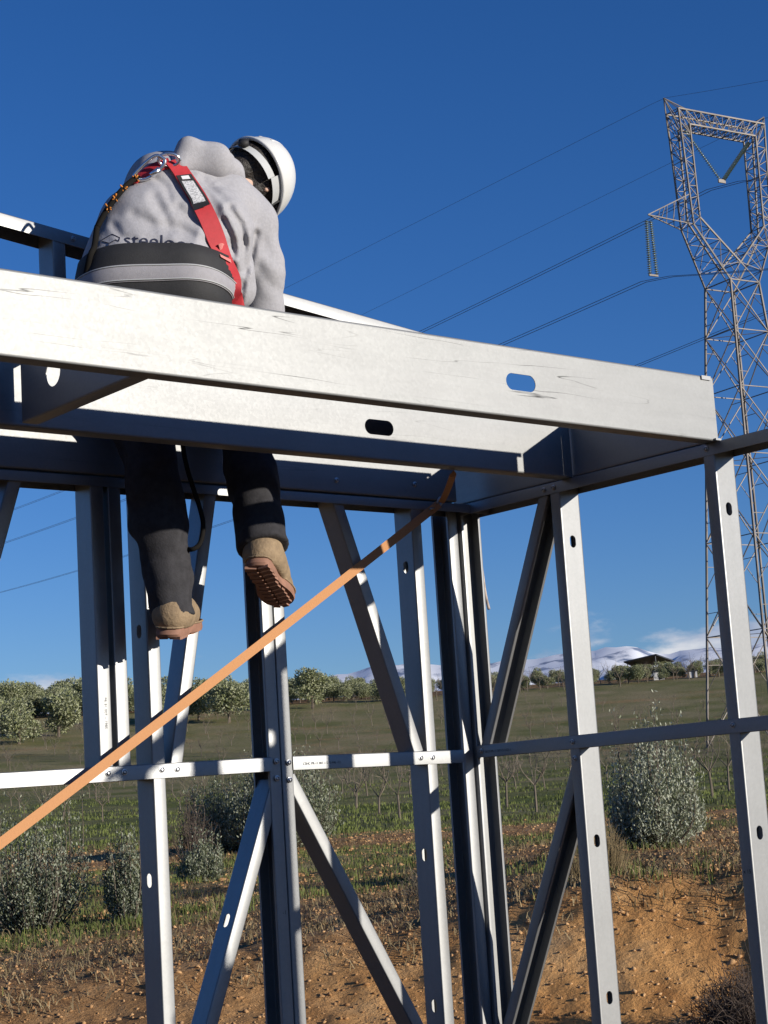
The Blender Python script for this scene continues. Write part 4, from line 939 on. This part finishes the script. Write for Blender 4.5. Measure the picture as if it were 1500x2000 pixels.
# hood lying on the upper back and round the neck
wh = wav(21, 10, 35, 80)
hoodp = sdf_mesh('hood', [(DPT(352,322,5.03), DPT(368,290,5.06), .020, .026, .02), (DPT(368,291,5.06), DPT(420,312,5.10), .030, .044, .03), (DPT(420,312,5.10), DPT(447,335,5.16), .044, .036, .03),
     (DPT(447,335,5.16), DPT(478,378,5.22), .036, .022, .03), (DPT(358,318,5.05), DPT(420,330,5.10), .028, .034, .03), (DPT(385,305,5.16), DPT(436,318,5.24), .045, .036, .03)], .03, .0060, lambda g, f: .0035*wh(g)*2)
part('hood', hoodp, HOOD, hoodie)
# ---- trousers
w3 = wav(31, 12, 30, 70); w4 = wav(32, 12, 70, 130)
dL, dR = nrm(ankL-kneeL), nrm(ankR-kneeR); hemL, hemR = ankL+dL*.03, ankR+dR*.012
TR = sdf_mesh('trousers', [(hipL-Z_*.0, hipR, .130, .130), (hipL, kneeL, .108, .084), (kneeL, kneeL+(hemL-kneeL)*.55, .083, .077, .03), (kneeL+(hemL-kneeL)*.55, hemL, .074, .060, .03), (hipR, kneeR, .108, .082), (kneeR, kneeR+(hemR-kneeR)*.55, .080, .072, .03), (kneeR+(hemR-kneeR)*.55, hemR, .072, .075, .03)], .04, .0075,
    lambda g, f: .0075*w3(g)*2+.0035*w4(g)*2, cut=lambda g: np.maximum(((DPT(300,560,4.95)-g)@PD), np.where(np.linalg.norm(g-ankL,axis=-1) < np.linalg.norm(g-ankR,axis=-1), (g-hemL)@dL-.004, (g-hemR)@dR-.004)))
part('trousers', TR, TROU)
# ---- boots
def boot(ank, fw, up, name_side):
    fw = nrm(fw); up = nrm(up-fw*(up@fw)); sd = np.cross(fw, up); heel = ank-up*.085-fw*.055
    pr = [(ank+up*.03, ank-up*.02, .050, .049), (ank-up*.03-fw*.004, heel+up*.050+fw*.046, .048, .047), (heel+up*.045+fw*.04, heel+up*.045+fw*.10, .044, .046), (heel+up*.045+fw*.10, heel+up*.038+fw*.215, .048, .044), (ank-up*.03+fw*.01, heel+up*.055+fw*.15, .042, .042)]
    root_me = sdf_mesh('boot', pr, .03, .0055, cut=lambda g: np.maximum(-((g-heel)@up)+.012, ((g-ank)@up)-.01))
    b = part('boot', root_me, SUEDE)
    # outsole: outline of a right/left foot, lugs beneath
    out = [(-.012,0),(0,.030),(.05,.036),(.11,.034),(.17,.047),(.22,.046),(.252,.028),(.262,0),(.252,-.030),(.22,-.046),(.17,-.048),(.11,-.036),(.05,-.038),(0,-.030)]
    out = [np.array(p) for p in cr_spline([np.array([a, c, 0]) for a, c in out+[out[0]]], 3)[:-1]]
    V = []; n = len(out)
    for hh, sc in ((.018,1.0),(.0,1.04),(-.008,1.0)):
        for p in out: V.append(heel+fw*((p[0]-.125)*sc+.125)+sd*p[1]*sc*1.04+up*hh)
    Fc = [(l*n+i, l*n+(i+1)%n, (l+1)*n+(i+1)%n, (l+1)*n+i) for l in range(2) for i in range(n)]+[tuple(range(2*n,3*n)), tuple(range(n))[::-1]]
    so_ = part('sole', mesh('sole', V, Fc), SOLE, b, 40)
    lg = MB()
    for i in range(11):
        for s in (-1,1):
            x = .004+i*.0245; wdt = .030 if i in (4,5) else .036
            if x > .235: wdt = .022
            lg.box(heel+fw*x+sd*s*wdt*.56-up*.0105, (.0082, wdt*.46, .004), (nrm(fw+sd*s*.28), nrm(sd-fw*s*.28), up))
    part('lugs', mesh('lugs', lg.V, lg.F), SOLE, b, 20)
    w_ = MB(); w_.tube([heel+fw*((p[0]-.125)*1.035+.125)+sd*p[1]*1.07+up*.0185 for p in out+[out[0]]], .0032, 6, cap=False); part('welt', mesh('welt', w_.V, w_.F), SUEDE, b)
    return b
boot(ankR-(kneeR-ankR)*.02, .85*PF+.46*PD+.22*PR, -PD*.85+PF*.46, 'r')
boot(ankL+Z_*.015, .985*PF-.03*PD+.10*PR, -PD, 'l')
# ---- belt round the waist, found by probing the hoodie
CB = DPT(297,530,4.955); BUP = nrm(Z_*1.0+PF*.16-PR*.02)
BLX = nrm(PR-BUP*(PR@BUP)); BLY = np.cross(BUP, BLX)
def ring(h, off, n=72):
    rr = []
    for k in range(n):
        a = 2*math.pi*k/n; d = math.cos(a)*BLX+math.sin(a)*BLY; c = CB+BUP*h
        hit = BV.ray_cast(Vector(c+d*.6), Vector(-d)); L_ = .6-hit[3] if hit[0] is not None else .14; rr.append(min(max(L_, .09), .245))
    rr = np.array(rr)
    for it in range(10): rr = (np.roll(rr,1)+rr*2+np.roll(rr,-1))/4
    return [CB+BUP*h+(math.cos(2*math.pi*k/n)*BLX+math.sin(2*math.pi*k/n)*BLY)*(rr[k]+off) for k in range(n)]
def band(name, hs, offs, m, parent):
    V = []; n = 72
    for h_, o_ in zip(hs, offs): V += ring(h_, o_)
    k = len(hs); Fc = [(l*n+i, l*n+(i+1)%n, (l+1)*n+(i+1)%n, (l+1)*n+i) for l in range(k-1) for i in range(n)]
    return part(name, mesh(name, V, Fc), m, parent, 60)
belt = band('belt', [.026,.028,.022,-.01,-.05,-.09,-.135,-.14,-.138], [-.004,.004,.009,.012,.014,.014,.012,.006,-.004], BLACK, person)
band('belt_band', [-.0415,-.040,-.044,-.062,-.082,-.086,-.0845], [.008,.0175,.0195,.0205,.0195,.0175,.008], GREYW, belt)
for hh in (-.044,-.082):
    m_ = MB(); R2 = ring(hh, .0202); m_.tube(R2+[R2[0]], .0018, 5, cap=False); part('edge_binding', mesh('edge_binding', m_.V, m_.F), HGREY, belt)
# ---- harness straps, and a dark strip for the hood-gap shade, draped on the back
def drape(px, off, n=6, bv=None):
    P = []; Nn = []
    for q in cr_spline([np.array([u, v, 0.0]) for u, v in px], n):
        d = ray(q[0], q[1]); hit = (bv or BV).ray_cast(Vector(EYE), Vector(nrm(d)))
        if hit[0] is None: 
            if P: P.append(P[-1]+(P[-1]-P[-2] if len(P) > 1 else 0)); Nn.append(Nn[-1])
            continue
        nn = np.array(hit[1]); nn = nn if nn@d < 0 else -nn; P.append(np.array(hit[0])); Nn.append(nn)
    P = np.array(P); Nn = np.array(Nn)
    for it in range(10): P[1:-1] = (P[:-2]+2*P[1:-1]+P[2:])/4; Nn[1:-1] = (Nn[:-2]+2*Nn[1:-1]+Nn[2:])/4
    return [p+nrm(q)*off for p, q in zip(P, Nn)], [nrm(q) for q in Nn]
def strap(name, px, wd, off, m, parent, th=.003, n=6, lift=None):
    P, Nn = drape(px, off, n)
    if lift: P = [p+q*max(0, k/(len(P)-1)-lift[0])/(1-lift[0])*lift[1] for k, (p, q) in enumerate(zip(P, Nn))]
    V, Fc = ribbon(P, [wd]*len(P), Nn, th); return part(name, mesh(name, V, Fc), m, parent, 40)
hs = strap('harness_strap_or_gap_shade', [(337,318),(352,340),(384,388),(410,440),(428,492),(440,535),(452,566),(464,592)], .055, .011, RED, person, lift=(.55,.034))
strap('harness_strap_or_gap_shade', [(332,320),(300,330),(276,346),(258,362)], .036, .006, RED, person)
strap('harness_strap_or_gap_shade', [(340,312),(365,312),(395,320),(425,328)], .014, .006, BLACK, person)  # no strap: dark strip put in for the shaded gap under the hood
# sewn label and box stitching on the strap
strap('label_patch', [(356,348),(370,370),(384,391),(397,411)], .048, .0145, BLACK, hs, .001)
strap('label_print', [(364,362),(378,383),(391,403)], .034, .0160, mat('label_white', (0.62,0.62,0.62), 0.6, col2=(0.25,0.25,0.26), vscale=190, thr=(0.44,0.5), stretch=(1,1,3)), hs, .0006)
strap('label_print', [(358,351),(360,354.5),(362,358)], .024, .0160, mat('label_logo', (0.65,0.65,0.66), 0.6), hs, .0006)
STIT = mat('pale_stitching', (0.62,0.20,0.18), 0.8)
for a_, b_ in (((425,487),(427,493)),((433,508),(434.5,513))): strap('stitching', [a_, ((a_[0]+b_[0])/2,(a_[1]+b_[1])/2), b_], .044, .0145, STIT, hs, .0006)
# D-ring and karabiner
P0, N0 = drape([(325,330),(330,322),(334,316)], .012); c0 = P0[len(P0)//2]; n0 = N0[0]
m_ = MB(); rg_ = [c0+n0*.008+PR*.030*math.cos(a)+(-PD*.5+n0*.5)*.022*math.sin(a) for a in np.linspace(0, 2*math.pi, 22)]; m_.tube(rg_, .0050, 8, cap=False); part('d_ring', mesh('d_ring', m_.V, m_.F), ALU, person)
kb = MB(); pk = [(322,312),(308,304),(294,310),(272,330),(262,343),(266,350),(284,350),(304,338),(320,322),(322,312)]
Pk, Nk = [], []
for u, v in pk:
    hit = BV.ray_cast(Vector(EYE), Vector(nrm(ray(u, v)))); Pk.append(atd(u, v, 4.90) if hit[0] is None else None)
dk = drape([(318,330),(270,352)], .02)[0]; d0, d1 = (dk[0]-EYE)@PF, (dk[-1]-EYE)@PF
Pk = [atd(u, v, np.interp(u, [262,322], [d1,d0])-.012) for u, v in pk]
kb.tube(cr_spline(Pk, 5), .0052, 8, cap=False); kar = part('karabiner', mesh('karabiner', kb.V, kb.F), ALU, person)
sl_ = MB(); sl_.tube([Pk[6]*.45+Pk[7]*.55, Pk[7]*.5+Pk[8]*.5], .0088, 10); part('locking_sleeve', mesh('locking_sleeve', sl_.V, sl_.F), ALU, kar)
# rope from karabiner over the side, with orange flecks
ROPE = mat('black_rope', (0.012,0.011,0.010), 0.9, spec=0.08); FLECK = mat('orange_fleck', (0.55,0.20,0.03), 0.85)
Pr = drape([(276,352),(255,366),(238,384),(222,404),(208,428),(196,452)], .014)[0]; Pr = [Pk[5], Pk[5]*.4+Pr[0]*.6]+list(Pr[2:])+[DPT(184,482,4.86), DPT(176,500,4.84), DPT(166,545,4.86)]
rp = MB(); rp.tube(cr_spline(Pr, 4), .0085, 8); rope = part('rope', mesh('rope', rp.V, rp.F), ROPE, person)
for u, v in ((266,350),(246,372),(229,390),(211,406)):
    hit = min(cr_spline(Pr, 6), key=lambda p: np.linalg.norm(np.cross(p-EYE, nrm(ray(u, v))))); f_ = MB()
    for k in range(7):
        d = nrm(rng.standard_normal(3)); f_.bar(hit+d*.004-PF*.005, hit+d*.0125-PF*.006, .0022, 4)
    part('rope_fleck', mesh('rope_fleck', f_.V, f_.F), FLECK, rope)
lan = MB(); lp = [onY(352,800,4.14), onY(357,870,4.14), onY(365,912,4.14), onY(377,952,4.14), onY(391,995,4.14), onY(397,1030,4.14), onY(390,1062,4.14), onY(374,1073,4.15), onY(360,1066,4.19), onY(345,1030,4.23)]
lan.tube(cr_spline(lp, 5), .0068, 8); part('lanyard', mesh('lanyard', lan.V, lan.F), ROPE, person)
# ---- helmet
def helmet():
    NU, NV = 48, 16; V = []
    def prof(a, t, grow):                                   # a round the rim, t 0 rim .. 1 crown
        fr = math.cos(a); rx = .132+(.004 if fr > 0 else .0)+grow; ry = .108+grow; rz = .142+grow
        p = t*math.pi/2; c = math.cos(p)**.82; s_ = math.sin(p)
        q = HC+HFW*(rx*c*math.cos(a))+HSD*(ry*c*math.sin(a))+HUP*(rz*s_-.012)
        if t == 0: pass
        return q
    for grow in (0, -.0045):
        for j in range(NV):
            for i in range(NU): V.append(prof(2*math.pi*i/NU, j/(NV-1)*.985, grow))
    Fc = []; n = NU
    for j in range(NV-1):
        for i in range(n):
            k = (i+1) % n; Fc.append((j*n+i, j*n+k, (j+1)*n+k, (j+1)*n+i)); o = NV*n; Fc.append((o+j*n+i, o+(j+1)*n+i, o+(j+1)*n+k, o+j*n+k))
    o = NV*n; Fc += [tuple((NV-1)*n+i for i in range(n)), tuple(o+(NV-1)*n+i for i in range(n))[::-1]]+[(i, o+i, o+(i+1)%n, (i+1)%n) for i in range(n)]
    root = part('helmet', mesh('helmet', V, Fc), HELM, person, 50)
    # rolled rim with gutter and peak
    r_ = MB(); pts = []
    for i in range(NU+1):
        a = 2*math.pi*i/NU; pk_ = max(0, math.cos(a))**3*.016; pts.append(HC+HFW*(.135*math.cos(a)+pk_)+HSD*(.112*math.sin(a))-HUP*(.012+.012*max(0,math.cos(a))))
    r_.tube(pts, .0052, 8, cap=False); part('rim', mesh('rim', r_.V, r_.F), HELM, root)
    V = []; 
    for i in range(NU+1):
        a = 2*math.pi*i/NU; V += [HC+HFW*.132*math.cos(a)+HSD*.109*math.sin(a)-HUP*.010, pts[i]]
    V2 = [v+HUP*.003 for v in V]; Fc = [(2*i,2*i+1,2*i+3,2*i+2) for i in range(NU)]; nn = len(V); Fc += [tuple(nn+x for x in f[::-1]) for f in Fc]
    part('brim', mesh('brim', V+V2, Fc), HELM, root)
    # crown ridge
    rd = MB()
    for off in (-.022, 0, .022):
        rd.tube([HC+HFW*(.126*math.cos(b))+HSD*off+HUP*(.140*math.sin(b)*(1-abs(off)*.8)-.008) for b in np.linspace(.35, math.pi-.35, 24)], .0055, 6)
    part('ridge', mesh('ridge', rd.V, rd.F), HELM, root)
    # inside: sweat band, nape strap with adjuster, webbing
    def inner(a0, a1, rx, ry, h0, h1, name, m, n=16, hm=0):
        V = []
        for i in range(n+1):
            a = a0+(a1-a0)*i/n
            for h_ in (h0, h1): V.append(HC+HFW*rx*math.cos(a)+HSD*ry*math.sin(a)+HUP*(h_+hm*math.sin(math.pi*i/n)))
        F2 = [(2*i,2*i+1,2*i+3,2*i+2) for i in range(n)]; W = [v+nrm(HC-v)*.002 for v in V]; nn = len(V)
        part(name, mesh(name, V+W, F2+[tuple(nn+x for x in f[::-1]) for f in F2]), m, root)
    inner(0, 2*math.pi, .122, .098, .020, .036, 'sweat_band', HBLK, 40)
    inner(math.pi*.62, math.pi*1.38, .124, .100, -.060, -.030, 'nape_strap', HGREY, 16, -.016)
    inner(math.pi*.40, math.pi*.62, .126, .103, -.052, .006, 'side_plate', HGREY, 8)
    inner(-math.pi*.62, -math.pi*.40, .126, .103, -.052, .006, 'side_plate', HGREY, 8)
    kn = MB(); c = HC-HFW*.128-HUP*.062; kn.tube([c, c-HFW*.016], [.017,.015], 12); part('adjuster_knob', mesh('adjuster_knob', kn.V, kn.F), HBLK, root)
    for s in (-1,1):
        ch = MB(); ch.tube(cr_spline([HC+HSD*s*.104+HFW*.03-HUP*.01, HC+HSD*s*.088+HFW*.045-HUP*.08, HC+HSD*s*.03+HFW*.06-HUP*.135, HC+HFW*.062-HUP*.142], 4), .004, 5); part('chin_strap', mesh('chin_strap', ch.V, ch.F), HBLK, root)
helmet()
# ---- print on the back of the hoodie
NAVY = mat('navy_print', (0.018,0.022,0.05), 0.8)
def on_back(u, v, off=.0022):
    hit = BV.ray_cast(Vector(EYE), Vector(nrm(ray(u, v)))); return np.array(hit[0])-nrm(ray(u, v))*off
tm_ = text_mesh('steeloos', 44); co = [v.co.copy() for v in tm_.vertices]; wx = max(c.x for c in co)
bm = bmesh.new(); bm.from_mesh(tm_); bmesh.ops.subdivide_edges(bm, edges=bm.edges, cuts=1); bm.to_mesh(tm_); bm.free()
for v in tm_.vertices:
    k = v.co.x/wx; u_ = 241+k*140; v_ = 479.5+12*k*k-v.co.y*0.80; v.co = Vector(on_back(u_, v_))
part('chest_print', tm_, NAVY, hoodie, None); hoodie.children[-1].name = 'back_print'
lg_ = MB()
for a_, b_ in (((197,470),(219,457)),((219,457),(234,464)),((234,464),(232,471)),((232,471),(226,468)),((226,468),(214,475)),((214,475),(199,471)),((197,470),(196,479)),((213,475),(212,480)),((219,457.5),(231,463))):
    lg_.bar(on_back(*a_), on_back(*b_), .0012, 4)
part('back_logo', mesh('back_logo', lg_.V, lg_.F), NAVY, hoodie, None)
